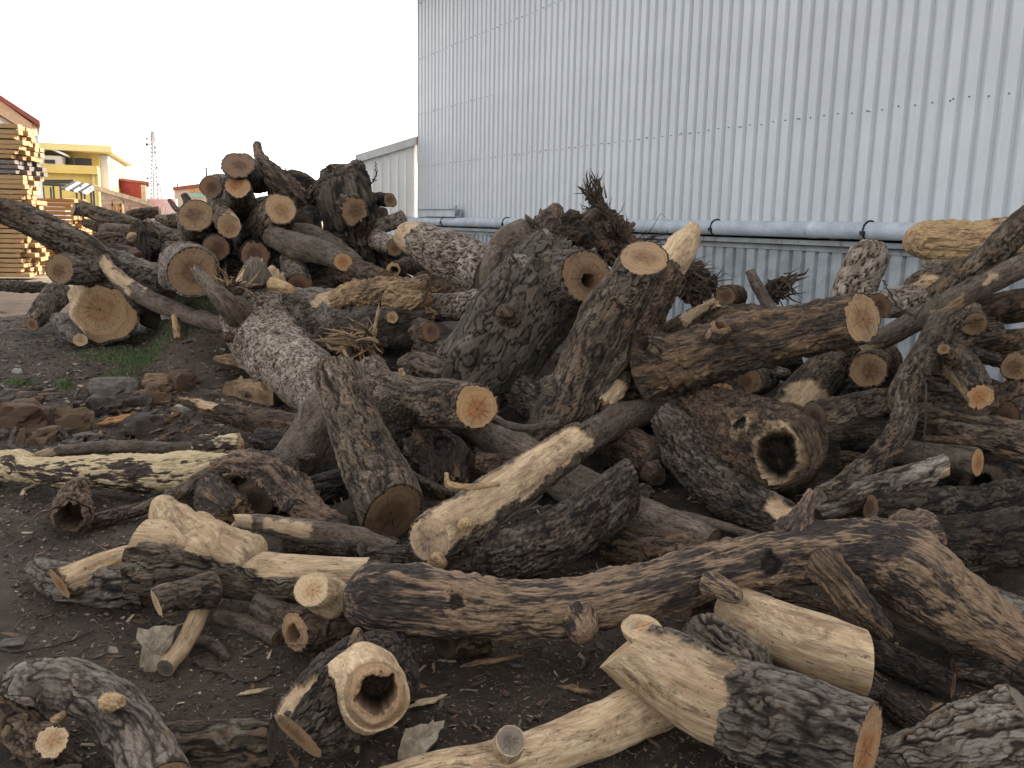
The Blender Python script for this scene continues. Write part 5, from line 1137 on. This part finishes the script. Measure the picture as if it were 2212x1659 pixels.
    Vall = np.vstack(verts); Qall = np.vstack(quads); Tall = np.vstack(tris) if tris else None
    TRI[0] += len(Qall)*2
    mt = MT['smooth'] if bark == 'peel' else MT[bark]
    if bark == 'peel': mt = MT['grey']
    nm = 'bark' if BK[bark][3] != 'grain' else 'bare_wood'
    parts.append((nm, Vall, Qall, Tall, dict(ci=np.concatenate(cis), h=np.concatenate(hs2), w=np.concatenate(ws), bc=np.vstack(bcl)), mt))
    return parts, capmeshes, Cn, Rn
SMOOTH = False
def emit(part, loc, parent):
    nm, V, q, t, at, mt = part[:6]
    me = npmesh(nm, V-np.asarray(loc), q, t, SMOOTH, at)
    return link(nm, me, mt, parent)
def build_log(s):
    ends = list(s['ends'])
    for k in (0, 1):
        if ends[k] == 'R' and not s.get('keep') and s['pts'][-k][3] > 15:
            rv = RNG.normal(0, .18, 2)
            ends[k] = ('B', 'brown', .5) if s.get('lump', 0) >= .25 else (('brown', 'grey', 'red')[int(RNG.integers(3))], rv[0], rv[1], 0, None)
    parts, caps, Cn, Rn = tube_body(s['pts'], s['bark'], ends, s.get('peel', ()), s.get('lump', .07), s.get('cell'), s.get('depth', 1.0), s.get('dents', ()))
    k = (Cn[:, 2]-Rn).argmin(); loc = Vector((*Cn[k, :2], max(Cn[k, 2]-Rn[k], 0)))
    if Cn[k, 2]-Rn[k] < -.06: print('BURIED', s['label'], round(Cn[k, 2]-Rn[k], 2))
    root = empty(s['name'], loc); tag(root, s['label'], s['cat'], s['group'])
    for p in parts: emit(p, loc, root)
    for c in caps: emit(c, loc, root)
    for (pts, bk, end) in s.get('stubs', ()):
        pr, cp, _, _ = tube_body(pts, bk, ('R', end), lump=.1, cell=s.get('cell'), depth=s.get('depth', 1.0), flare=.4)
        st = emit(('branch_stub',)+pr[0][1:], loc, root)
        for c in cp: emit(c, loc, st)
    return root
for s in LOGS: build_log(s)
print('log triangles', TRI[0])
# ---------------------------------------------------------------- loose things on the ground
def G(x, y):
    """where the sight line through x, y meets flat ground"""
    d = cF+cR*((x-1106)/FD)+cU*((829.5-y)/FD); s = 1.6/-d[2]; p = EYE+d*s
    return p, s
def on_ground(x, y): p, s = G(x, y); p[2] = float(ground_z(p[0], p[1])[0]); return Vector(p), s/FD
def rock_me(name, size, seed, flat=1., n=3, rough=.25):
    import bmesh
    bm = bmesh.new(); bmesh.ops.create_icosphere(bm, subdivisions=n, radius=1)
    V = np.array([v.co[:] for v in bm.verts]); F = [[v.index for v in f.verts] for f in bm.faces]; bm.free()
    d = fbm(V*1.6+seed, 4, seed); Fw = worley(V*1.7+seed, seed)
    V = V*(1+rough*d[:, None]*2.2+rough*1.1*(Fw[1]-Fw[0]-.3)[:, None])
    V = np.clip(V, -.8, .8)*1.15; V = V*np.array(size)*.5
    V[:, 2] += size[2]*.32
    return npmesh(name, V, None, F, False)
M_STONE = mat_plain('grey_stone', (.13, .108, .086), .9, .3, 12, bumps=.5); M_STONEL = mat_plain('pale_stone', (.34, .315, .28), .9, .2, 14, bumps=.4)
M_RED = mat_plain('rusty_wood_slab', (.105, .064, .042), .9, .3, 9, (1, 3, 3), bumps=.6, col2=(.09, .05, .03)); M_PURP = mat_plain('dark_brown_stone', (.075, .057, .046), .9, .3, 10, bumps=.6)
M_BRN = mat_plain('brown_heartwood', (.13, .084, .05), .9, .3, 9, (1, 4, 4), bumps=.6, col2=(.11, .065, .038))
def rock(label, x, y, wpx, hpx, mat, seed, name='stone', cat='stone', rz=0, dep=.8, n=3, rough=.25, group='stones among the bark litter'):
    c, k = on_ground(x, y); me = rock_me(name, (wpx*k, wpx*k*dep, hpx*k*1.35), seed, n=n, rough=rough)
    o = link(name, me, mat, None, c-Vector((0, 0, .01))); o.rotation_euler.z = rz; tag(o, label, cat, group); return o
rock('long low grey boulder in front of the grass', 250, 858, 112, 44, M_STONE, 3, 'boulder', 'boulder', .1, .6, 4, .16)
rock('big rusty brown slab at the left edge', 42, 930, 130, 62, M_RED, 8, 'wood_slab', 'wood slab', .2, .7, 4, .3, 'broken heartwood on the left soil')
rock('rusty wedge of heartwood right of the big slab', 165, 925, 80, 50, M_BRN, 12, 'wood_wedge', 'wood wedge', .5, .7, 3, .35, 'broken heartwood on the left soil')
rock('dark brown stone behind the rusty wedge', 232, 895, 80, 42, M_PURP, 17, rough=.3)
rock('blocky dark brown stone before the split bark log', 312, 938, 84, 48, M_PURP, 21, rough=.35, rz=.4)
rock('white pebble beside the split bark log\'s tip', 387, 902, 30, 20, M_STONEL, 24)
rock('grey brown stone chip below the split bark log', 420, 938, 50, 30, M_STONE, 28, rough=.3)
rock('flat pale stone at the foot of the stake', 371, 746, 36, 12, M_STONEL, 33)
rock('flat pale stone in the grass before the white flaked trunk', 442, 757, 32, 12, M_STONEL, 35)
rock('small white stone on the bare left soil', 37, 803, 22, 11, M_STONEL, 38)
rock('brown torn chunk beside the grey boulder', 340, 868, 70, 44, M_BRN, 41, 'wood_chunk', 'wood chunk', .2, .7, 3, .45, 'broken heartwood on the left soil')
rock('brown torn chunk nearest the slab of bark', 400, 845, 70, 36, M_RED, 44, 'wood_chunk', 'wood chunk', .9, .7, 3, .45, 'broken heartwood on the left soil')
rock('dark bark lump behind the cream offcut', 300, 885, 60, 32, M_PURP, 47, 'bark_lump', 'bark lump', .3, .8, 3, .4, 'broken heartwood on the left soil')
rock('brown wood lump right of the rusty slab', 100, 952, 60, 30, M_BRN, 51, 'wood_chunk', 'wood chunk', 1.3, .8, 3, .45, 'broken heartwood on the left soil')
rock('grey crumbling lump before the dark brown stone', 180, 955, 86, 26, M_STONE, 55, 'bark_lump', 'bark lump', .3, .8, 3, .45, 'broken heartwood on the left soil')
rock('small grey stone near the grass clump', 448, 762, 18, 10, M_STONE, 58)
rock('dark stone at the left edge by the bare soil', 10, 870, 40, 14, M_PURP, 60)
rock('grey pebble on the soil below the decayed log', 120, 1180, 16, 9, M_STONE, 62)
# slabs and shards: irregular plates with thickness
def plate(label, x, y, outline, thick, mat, rot=(0, 0, 0), name='bark_slab', cat='bark slab', lift=0, group=None, scale=1, Y=None):
    if Y is None: c, k = on_ground(x, y)
    else: c, s_ = P(x, y, Y); c = Vector(c); k = s_/FD
    n = len(outline); pts = []
    for i in range(n):                      # roughen the outline
        a, b = np.array(outline[i], float), np.array(outline[(i+1) % n], float); m = 5
        for j in range(m):
            p = a+(b-a)*j/m
            if j: p = p+RNG.normal(0, .035, 2)*np.linalg.norm(b-a)
            pts.append(p)
    pts = np.array(pts)*k*scale; cen = pts.mean(0); N = len(pts)
    rings = [1, .7, .4]; V = []; q = []; t = []
    for sgn in (1, -1):
        base = len(V)
        for r in rings:
            for p in pts: pp_ = cen+(p-cen)*r; V.append((pp_[0], pp_[1], sgn*thick*k/2*(1 if r < 1 else .55)+thick*k*.5*RNG.normal(0, .25)))
        V.append((*cen, sgn*thick*k/2)); c0 = len(V)-1
        for ri in range(2):
            for i in range(N):
                f = (base+ri*N+i, base+ri*N+(i+1) % N, base+(ri+1)*N+(i+1) % N, base+(ri+1)*N+i); q.append(f if sgn == 1 else f[::-1])
        for i in range(N):
            f = (base+2*N+i, base+2*N+(i+1) % N, c0); t.append(f if sgn == 1 else f[::-1])
    b2 = 3*N+1
    for i in range(N): q.append((i, b2+i, b2+(i+1) % N, (i+1) % N))
    o = link(name, npmesh(name, V, q, t, False), mat, None, c+Vector((0, 0, lift))); o.rotation_euler = rot
    return tag(o, label, cat, group)
M_BARKIN = mat_plain('inner_bark', (.40, .33, .235), .9, .3, 16, bumps=.6, col2=(.19, .145, .095)); M_SHARD = mat_plain('orange_shard', (.42, .22, .09), .85, .25, 10, (1, 4, 1), bumps=.5)
M_SLAB = mat_plain('brown_split_slab', (.30, .19, .105), .85, .3, 8, (1, 5, 1), bumps=.6, col2=(.13, .08, .045)); M_CREAMW = mat_plain('cream_splinter', (.58, .44, .27), .85, .25, 14, (1, 4, 1), bumps=.5)
M_DBARK = mat_plain('loose_bark', (.15, .12, .095), .95, .4, 18, bumps=.8, col2=(.05, .038, .03))
plate('pale sheet of inner bark standing under the hanging cream branch', 335, 1410, [(-46, 48), (50, 62), (14, -30), (-28, -74)], 9, M_BARKIN, (R(78), 0, R(-14)), 'bark_sheet', 'bark sheet', Y=2.86)
plate('brown split slab with ragged edges perched before the white flaked trunk', 530, 835, [(-68, -10), (-40, 22), (66, 10), (30, -22), (-20, -14)], 14, M_SLAB, (R(16), R(8), R(-12)), 'wood_slab', 'wood slab', lift=.18, group='broken heartwood on the left soil')
plate('thick dark block of split wood under the brown split slab', 548, 868, [(-62, -20), (-50, 24), (58, 16), (62, -22)], 46, M_SLAB, (R(6), R(4), R(-16)), 'wood_block', 'wood block', lift=.06, group='broken heartwood on the left soil')
plate('tilted plank shard beside the torn brown chunk', 340, 848, [(-34, -8), (-20, 22), (36, 12), (28, -12)], 10, M_SLAB, (R(50), 0, R(35)), 'wood_shard', 'wood shard', lift=.09, group='broken heartwood on the left soil')
plate('bright orange wood shard on the left rubble', 250, 918, [(-38, -8), (-10, 12), (40, 14), (12, -10)], 8, M_SHARD, (R(24), R(-8), R(14)), 'wood_shard', 'wood shard', lift=.05, group='broken heartwood on the left soil')
plate('small orange shard behind the bright one', 300, 880, [(-26, -8), (-10, 12), (28, 8), (12, -10)], 7, M_SHARD, (R(35), 0, R(-20)), 'wood_shard', 'wood shard', lift=.05, group='broken heartwood on the left soil')
plate('grey bark scrap on soil near the left edge', 25, 1395, [(-28, -12), (-14, 16), (30, 10), (26, -14)], 5, M_STONE, (R(10), 0, .3), 'bark_scrap', 'bark scrap', lift=.015)
plate('cream edged bark scrap at the bottom beside the cream branch log', 905, 1610, [(-56, -30), (-20, 36), (66, 24), (40, -12), (-8, -44)], 9, M_BARKIN, (R(18), R(-10), .35), 'bark_scrap', 'bark scrap', lift=.03)
plate('long pale splinter lying before the burl log', 925, 1520, [(-48, -6), (-20, 10), (52, 14), (10, -6)], 7, M_CREAMW, (R(10), R(6), .5), 'splinter', 'splinter', lift=.02, group='long splinters on the soil')
plate('thin pale splinter on soil right of the hanging branch', 548, 1500, [(-36, -5), (-10, 6), (40, 8), (10, -5)], 5, M_CREAMW, (R(8), 0, .25), 'splinter', 'splinter', lift=.015, group='long splinters on the soil')
plate('splinter pointing at the peeled trunk', 1245, 1490, [(-44, -6), (-10, 8), (48, 4), (10, -8)], 7, M_SLAB, (R(8), 0, -.4), 'splinter', 'splinter', lift=.015, group='long splinters on the soil')
plate('long dark splinter under the long weathered log', 1060, 1432, [(-70, -6), (-20, 9), (76, 4), (10, -9)], 8, M_SLAB, (R(6), 0, .3), 'splinter', 'splinter', lift=.015, group='long splinters on the soil')
plate('tan splinter stuck in the soil at the right edge', 2180, 1468, [(-34, -6), (-10, 8), (40, 4), (10, -9)], 7, M_SHARD, (R(20), R(12), -.5), 'splinter', 'splinter', lift=.03, group='long splinters on the soil')
# twigs
M_TW = mat_plain('dark_twig', (.07, .052, .04), .9, .3, 30)
def twig(label, pts, r, cat='twig', fork=(), name='twig', mat=None, group='loose twigs'):
    W_ = []; 
    for (x, y, Y) in pts:
        if Y is None: c, k = on_ground(x, y); c = c+Vector((0, 0, .008)); W_.append(c)
        else: W_.append(Vector(P(x, y, Y)[0]))
    A = catmull(np.array(W_), 8); n = len(A); mb = MB(); mb.tube([Vector(a)+Vector(RNG.normal(0, r*.5, 3)) for a in A], list(np.linspace(r, r*.45, n)), 6)
    for f in fork:
        Fp = [Vector(P(*q)[0]) for q in f]; mb.tube(Fp, list(np.linspace(r*.6, r*.3, len(Fp))), 5)
    o = mb.build(name, mat or M_TW, None, True); return tag(o, label, cat, group)
twig('thin dark twig lying across the left soil below the cracked log', [(-30, 1402, None), (40, 1410, None), (110, 1398, None), (205, 1362, None)], .006)
twig('short twig on the soil beside the bark sheet', [(130, 1428, None), (165, 1420, None), (195, 1400, None)], .004)
twig('bare forked twig rising from the burl trunk toward the annex', [(784, 405, 10.1), (800, 396, 10.1), (812, 380, 10.1), (810, 348, 10.1)], .014, fork=[[(800, 396, 10.1), (815, 388, 10.1)], [(812, 376, 10.1), (816, 366, 10.1)]])
twig('wiry dark twig over the slanting branch', [(1985, 690, 4.7), (1940, 660, 4.75), (1915, 620, 4.8), (1905, 603, 4.8)], .008, fork=[[(1975, 690, 4.7), (2000, 650, 4.7)]])
twig('brown twig growing up the massive plated trunk', [(1085, 655, 5.35), (1095, 620, 5.3), (1105, 570, 5.3), (1112, 525, 5.35)], .014)
twig('tangle of dark twigs right of the cream peeled log', [(1010, 1185, 3.55), (1100, 1120, 3.6), (1170, 1095, 3.65), (1220, 1098, 3.7)], .009, fork=[[(1100, 1120, 3.6), (1150, 1090, 3.6), (1172, 1070, 3.6)], [(1050, 1150, 3.55), (1110, 1140, 3.6), (1180, 1100, 3.65)]])
twig('dark hanging tendril beside the twisting branch', [(1985, 780, 4.2), (2000, 850, 4.1), (1998, 930, 4.05), (1992, 990, 4.0)], .007)
twig('curled root lying in the soil behind the burl log', [(420, 1440, None), (470, 1462, None), (540, 1478, None), (610, 1450, None)], .008)
twig('thin stick by the hollow stump', [(50, 1168, None), (80, 1150, None), (110, 1160, None)], .004)
twig('bent twig before the plinth in the right heap', [(2080, 700, 5), (2120, 690, 5), (2170, 700, 5.0)], .008)
twig('straight stick on the soil right of the peeled butt', [(1990, 1440, None), (2060, 1420, None), (2140, 1430, None)], .006)
# splintered stump and root fans: every splinter a part
def fan(label, core_pts, origin, n, dirs, lens, r, matc, mats, name='splintered_stump', cat='stump', spread=.3, curl=.1):
    s = dict(label=label, pts=core_pts, bark=matc, ends=('R', 'R'), name=name, cat=cat, group=None, lump=.35, depth=1.6)
    root = build_log(s); loc = root.location
    for k in range(n):
        (ox, oy, oY), d = origin[k % len(origin)], dirs[k % len(dirs)]
        b = Vector(P(ox+RNG.normal(0, 10), oy+RNG.normal(0, 8), oY+RNG.normal(0, .08))[0])
        v = Vector(cR*d[0]+cU*d[1]-cF*d[2])+Vector(RNG.normal(0, spread, 3)); v.normalize(); l = RNG.uniform(*lens)
        mid = b+v*l*.55+Vector(RNG.normal(0, curl*l, 3)); e = b+v*l
        mb = MB(); rr = r*RNG.uniform(.5, 1.3); mb.tube([b, mid, e], [rr, rr*.75, rr*.18], 5)
        mb.build('splinter', mats[int(RNG.integers(len(mats)))], root)
MS = [M_TW, mat_plain('dark_splinter', (.05, .036, .027), .9, .3, 20), mat_plain('brown_splinter', (.11, .07, .042), .9, .3, 20)]
fan('dark splintered stump spiking up before the wall', [(1282, 418, 7.6, 10), (1296, 455, 7.6, 22), (1315, 500, 7.6, 36), (1340, 545, 7.6, 46), (1370, 580, 7.6, 40)], [(1285, 440, 7.55), (1300, 470, 7.5), (1310, 500, 7.5), (1330, 500, 7.45), (1285, 415, 7.55)], 170, [(-.15, 1, 0), (-.5, .8, .2), (-.9, .4, .2), (.35, .6, .2), (0, 1, .1), (-.3, 1, .1)], (.06, .2), .010, 'root', MS, spread=.22)
fan('mat of dry root hairs right of the splintered stump', [(1440, 590, 6.9, 24), (1490, 600, 6.9, 36), (1520, 630, 6.9, 34)], [(1460, 585, 6.8), (1500, 590, 6.75), (1510, 620, 6.7), (1390, 520, 7.3)], 110, [(.9, .1, .3), (.6, -.6, .5), (.8, .4, .2), (.2, -.9, .4), (1, -.2, .2)], (.1, .26), .006, 'root', MS, 'root_mat', 'roots', .35, .16)
fan('upturned dark root claw leaning on the plinth', [(1650, 650, 6.9, 14), (1680, 625, 6.9, 22), (1705, 600, 6.9, 12)], [(1690, 612, 6.85), (1705, 600, 6.85), (1685, 640, 6.8)], 26, [(.8, .7, 0), (.9, .3, .1), (.4, -.9, .2), (.7, -.6, .1)], (.08, .2), .011, 'root', MS, 'root_claw', 'roots', .2)
M_PSP = [mat_plain('pale_splinter', (.42, .28, .16), .9, .3, 20), mat_plain('tan_splinter', (.28, .17, .09), .9, .3, 20), MS[2]]
fan('torn tan root splinters under the torn silver log', [(740, 750, 6.9, 20), (780, 738, 6.9, 30), (820, 752, 6.9, 24)], [(780, 740, 6.75), (805, 735, 6.75), (760, 748, 6.8)], 50, [(-.9, .05, .3), (-.7, -.3, .4), (.5, -.6, .5), (.2, .8, .3), (-.8, .35, .3)], (.1, .3), .014, 'root', M_PSP, 'torn_root', 'roots', .25)
fan('shredded wood fibres left of the white flaked trunk', [(480, 615, 8.3, 12), (500, 622, 8.2, 18), (530, 618, 8.2, 14)], [(490, 612, 8.1), (520, 615, 8.1)], 34, [(-.7, .5, .2), (.8, .4, .2), (-.2, .9, .2), (.6, -.2, .4)], (.08, .22), .009, 'root', M_PSP, 'shredded_wood', 'wood fibres', .3)
# grass
def grass():
    V = []; T_ = []; k = 0; pts_ = []
    pat = [(330, 772, 120, 18, 1900), (440, 775, 40, 16, 700), (300, 785, 60, 10, 450), (200, 770, 60, 12, 300), (45, 830, 34, 6, 260), (140, 832, 20, 14, 420), (260, 812, 40, 6, 260), (380, 735, 90, 8, 500)]
    for (x, y, sx_, sy_, n) in pat:
        for i in range(n): pts_.append(G(x+RNG.normal(0, sx_*.5), y+RNG.normal(0, sy_*.5))[0])
    pts_ = np.array(pts_); zs = ground_z(pts_[:, 0], pts_[:, 1])
    for c, cz in zip(pts_, zs):
        h_ = RNG.uniform(.015, .065); a = RNG.uniform(0, 6.28); w_ = RNG.uniform(.002, .0045); lean = RNG.normal(0, .4, 2)*h_
        dx, dy = math.cos(a)*w_, math.sin(a)*w_
        V += [(c[0]-dx, c[1]-dy, cz-.004), (c[0]+dx, c[1]+dy, cz-.004), (c[0]+lean[0]*.4+dx*.7, c[1]+lean[1]*.4+dy*.7, cz+h_*.6), (c[0]+lean[0], c[1]+lean[1], cz+h_)]
        T_ += [(k, k+1, k+2), (k, k+2, k+3)]; k += 4
    t = NT('grass_blade'); o = t.obj(); n_ = t.noise(o, 9, 4, .6); c_ = t.mix(t.mrange(n_, .35, .65), (.06, .085, .03), (.11, .145, .055)); t.out(c_, .8)
    tag(link('grass', npmesh('grass', V, None, T_, False), t.m), 'sparse green grass growing on the soil before the logs', 'grass', kind='stuff')
grass()
# bark chips: larger ones singly, the crumbs as one mass
def chip_proto(seed, n=6):
    r = np.random.default_rng(seed); a = np.sort(r.uniform(0, 6.28, n)); rad = r.uniform(.5, 1, n); P2 = np.stack((np.cos(a)*rad, np.sin(a)*rad*r.uniform(.35, .8)), 1)
    z = r.uniform(-.12, .12, n); V = np.vstack((np.column_stack((P2, z+.09)), np.column_stack((P2*.92, z-.09)))); t = []
    for i in range(1, n-1): t += [(0, i, i+1), (n, n+i+1, n+i)]
    for i in range(n): j = (i+1) % n; t += [(i, n+i, n+j), (i, n+j, j)]
    return V, np.array(t)
protos = [chip_proto(k) for k in range(8)]
def mat_chips():
    t = NT('bark_litter'); r = t.attr('rn'); o = t.obj(); f = t.noise(o, 120, 3, .7)
    c = t.ramp(r, [(.0, (.035, .026, .02)), (.35, (.075, .056, .042)), (.62, (.13, .10, .075)), (.8, (.17, .10, .06)), (.93, (.24, .19, .14)), (1, (.42, .33, .22))])
    c = t.mix(1.0, c, t.ramp(f, [(.3, (.65, .65, .65)), (.7, (1.2, 1.2, 1.2))]), 'MULTIPLY')
    return t.out(c, .95, t.bump(f, .5, .006))
M_CHIP = mat_chips()
def region_points(n):
    """scatter over the soil in view: more where the heap has been worked"""
    out = []
    while len(out) < n:
        Y = 1.9*math.exp(RNG.uniform(0, 1.95)); xr = RNG.uniform(-.62, .62)
        if xr > -.25 and Y > 7 and RNG.random() < .7: continue
        out.append((xr*Y, Y))
    return np.array(out)
N = 60000
pt = region_points(N); z = ground_z(pt[:, 0], pt[:, 1])
sz = (.0035+.012*RNG.random(N)**2.2)*np.clip(pt[:, 1]/3.2, .8, 2.6); sl = np.where(RNG.random(N) < .12, 3., 1.)
rn = RNG.random(N); yaw = RNG.uniform(0, 6.28, N); tx = RNG.normal(0, .3, N); ty = RNG.normal(0, .3, N)
VV_, TT_, RN_ = [], [], []; base = 0
for k, (pv, pt_) in enumerate(protos):
    idx = np.where(np.arange(N) % 8 == k)[0]; m_ = len(idx)
    v = np.repeat(pv[None], m_, 0)*sz[idx][:, None, None]; v[..., 0] *= sl[idx][:, None]
    v[..., 2] += v[..., 0]*tx[idx][:, None]+v[..., 1]*ty[idx][:, None]
    ca, sa = np.cos(yaw[idx])[:, None], np.sin(yaw[idx])[:, None]
    X = v[..., 0]*ca-v[..., 1]*sa+pt[idx, 0][:, None]; Y_ = v[..., 0]*sa+v[..., 1]*ca+pt[idx, 1][:, None]; Z_ = v[..., 2]+z[idx][:, None]+sz[idx][:, None]*.12
    VV_.append(np.stack((X, Y_, Z_), -1).reshape(-1, 3)); nvp = len(pv)
    TT_.append((pt_[None]+(np.arange(m_)*nvp)[:, None, None]+base).reshape(-1, 3)); base += m_*nvp; RN_.append(np.repeat(rn[idx], nvp))
tag(link('bark_litter', npmesh('bark_litter', np.vstack(VV_), None, np.vstack(TT_), False, dict(rn=np.concatenate(RN_))), M_CHIP), 'fine bark crumbs and wood chips strewn over the soil', 'bark litter', kind='stuff')
cm = []
for k, (pv, pt_) in enumerate(protos):
    for r_ in (.25, .55, .75, .95):
        cm.append(npmesh('bark_chip', pv, None, pt_, False, dict(rn=np.full(len(pv), r_+.03*(k % 3))))); cm[-1].materials.append(M_CHIP)
cnt = 0
while cnt < 290:
    x, y = RNG.uniform(0, 2212), RNG.uniform(800, 1655)
    if x > 560 and y < 1380: continue
    if x > 1500 and RNG.random() < .5: continue
    c, kk = on_ground(x, y)
    o = link('bark_chip', cm[int(RNG.integers(len(cm)))], None, None, c); s_ = RNG.uniform(7, 19)*kk; cnt += 1
    o.location.z += s_*.1; o.scale = (s_*RNG.uniform(1, 2.2), s_, s_*RNG.uniform(.6, 1.2)); o.rotation_euler = (RNG.normal(0, .25), RNG.normal(0, .25), RNG.uniform(0, 6.28))
    tag(o, 'loose bark chip lying flat on the dark soil', 'bark chip', 'loose bark chips on the soil')

# torn bark pieces in the rubble on the left
SL = [M_DBARK, M_SLAB, M_RED, M_DBARK, M_BRN, M_DBARK]
for k in range(130):
    x, y = RNG.normal(230, 160), RNG.normal(912, 40)
    if x < -20 or x > 560 or y < 830 or y > 985: continue
    r_ = RNG.uniform(10, 34); n_ = int(RNG.integers(4, 7)); a_ = np.sort(RNG.uniform(0, 6.28, n_)); ol = [(math.cos(t_)*r_*RNG.uniform(.7, 1.3), math.sin(t_)*r_*RNG.uniform(.3, .7)) for t_ in a_]
    plate('torn piece of bark in the rubble on the left soil', x, y, ol, r_*RNG.uniform(.12, .35), SL[int(RNG.integers(6))], (RNG.normal(0, .45), RNG.normal(0, .3), RNG.uniform(0, 6.28)), 'bark_piece', 'bark piece', lift=RNG.uniform(.01, .07), group='torn bark pieces in the rubble')

# shed bark flakes between the foreground logs
for k in range(60):
    x, y = RNG.uniform(820, 1420), RNG.uniform(1395, 1600)
    if k % 3 == 0: x, y = RNG.uniform(1880, 2200), RNG.uniform(1430, 1560)
    r_ = RNG.uniform(9, 26); n_ = int(RNG.integers(4, 7)); a_ = np.sort(RNG.uniform(0, 6.28, n_)); ol = [(math.cos(t_)*r_*RNG.uniform(.8, 1.5), math.sin(t_)*r_*RNG.uniform(.25, .6)) for t_ in a_]
    plate('shed bark flake on the soil between the foreground logs', x, y, ol, r_*.16, SL[int(RNG.integers(6))], (RNG.normal(0, .25), RNG.normal(0, .2), RNG.uniform(0, 6.28)), 'bark_flake', 'bark flake', lift=.012, group='shed bark flakes between the foreground logs')
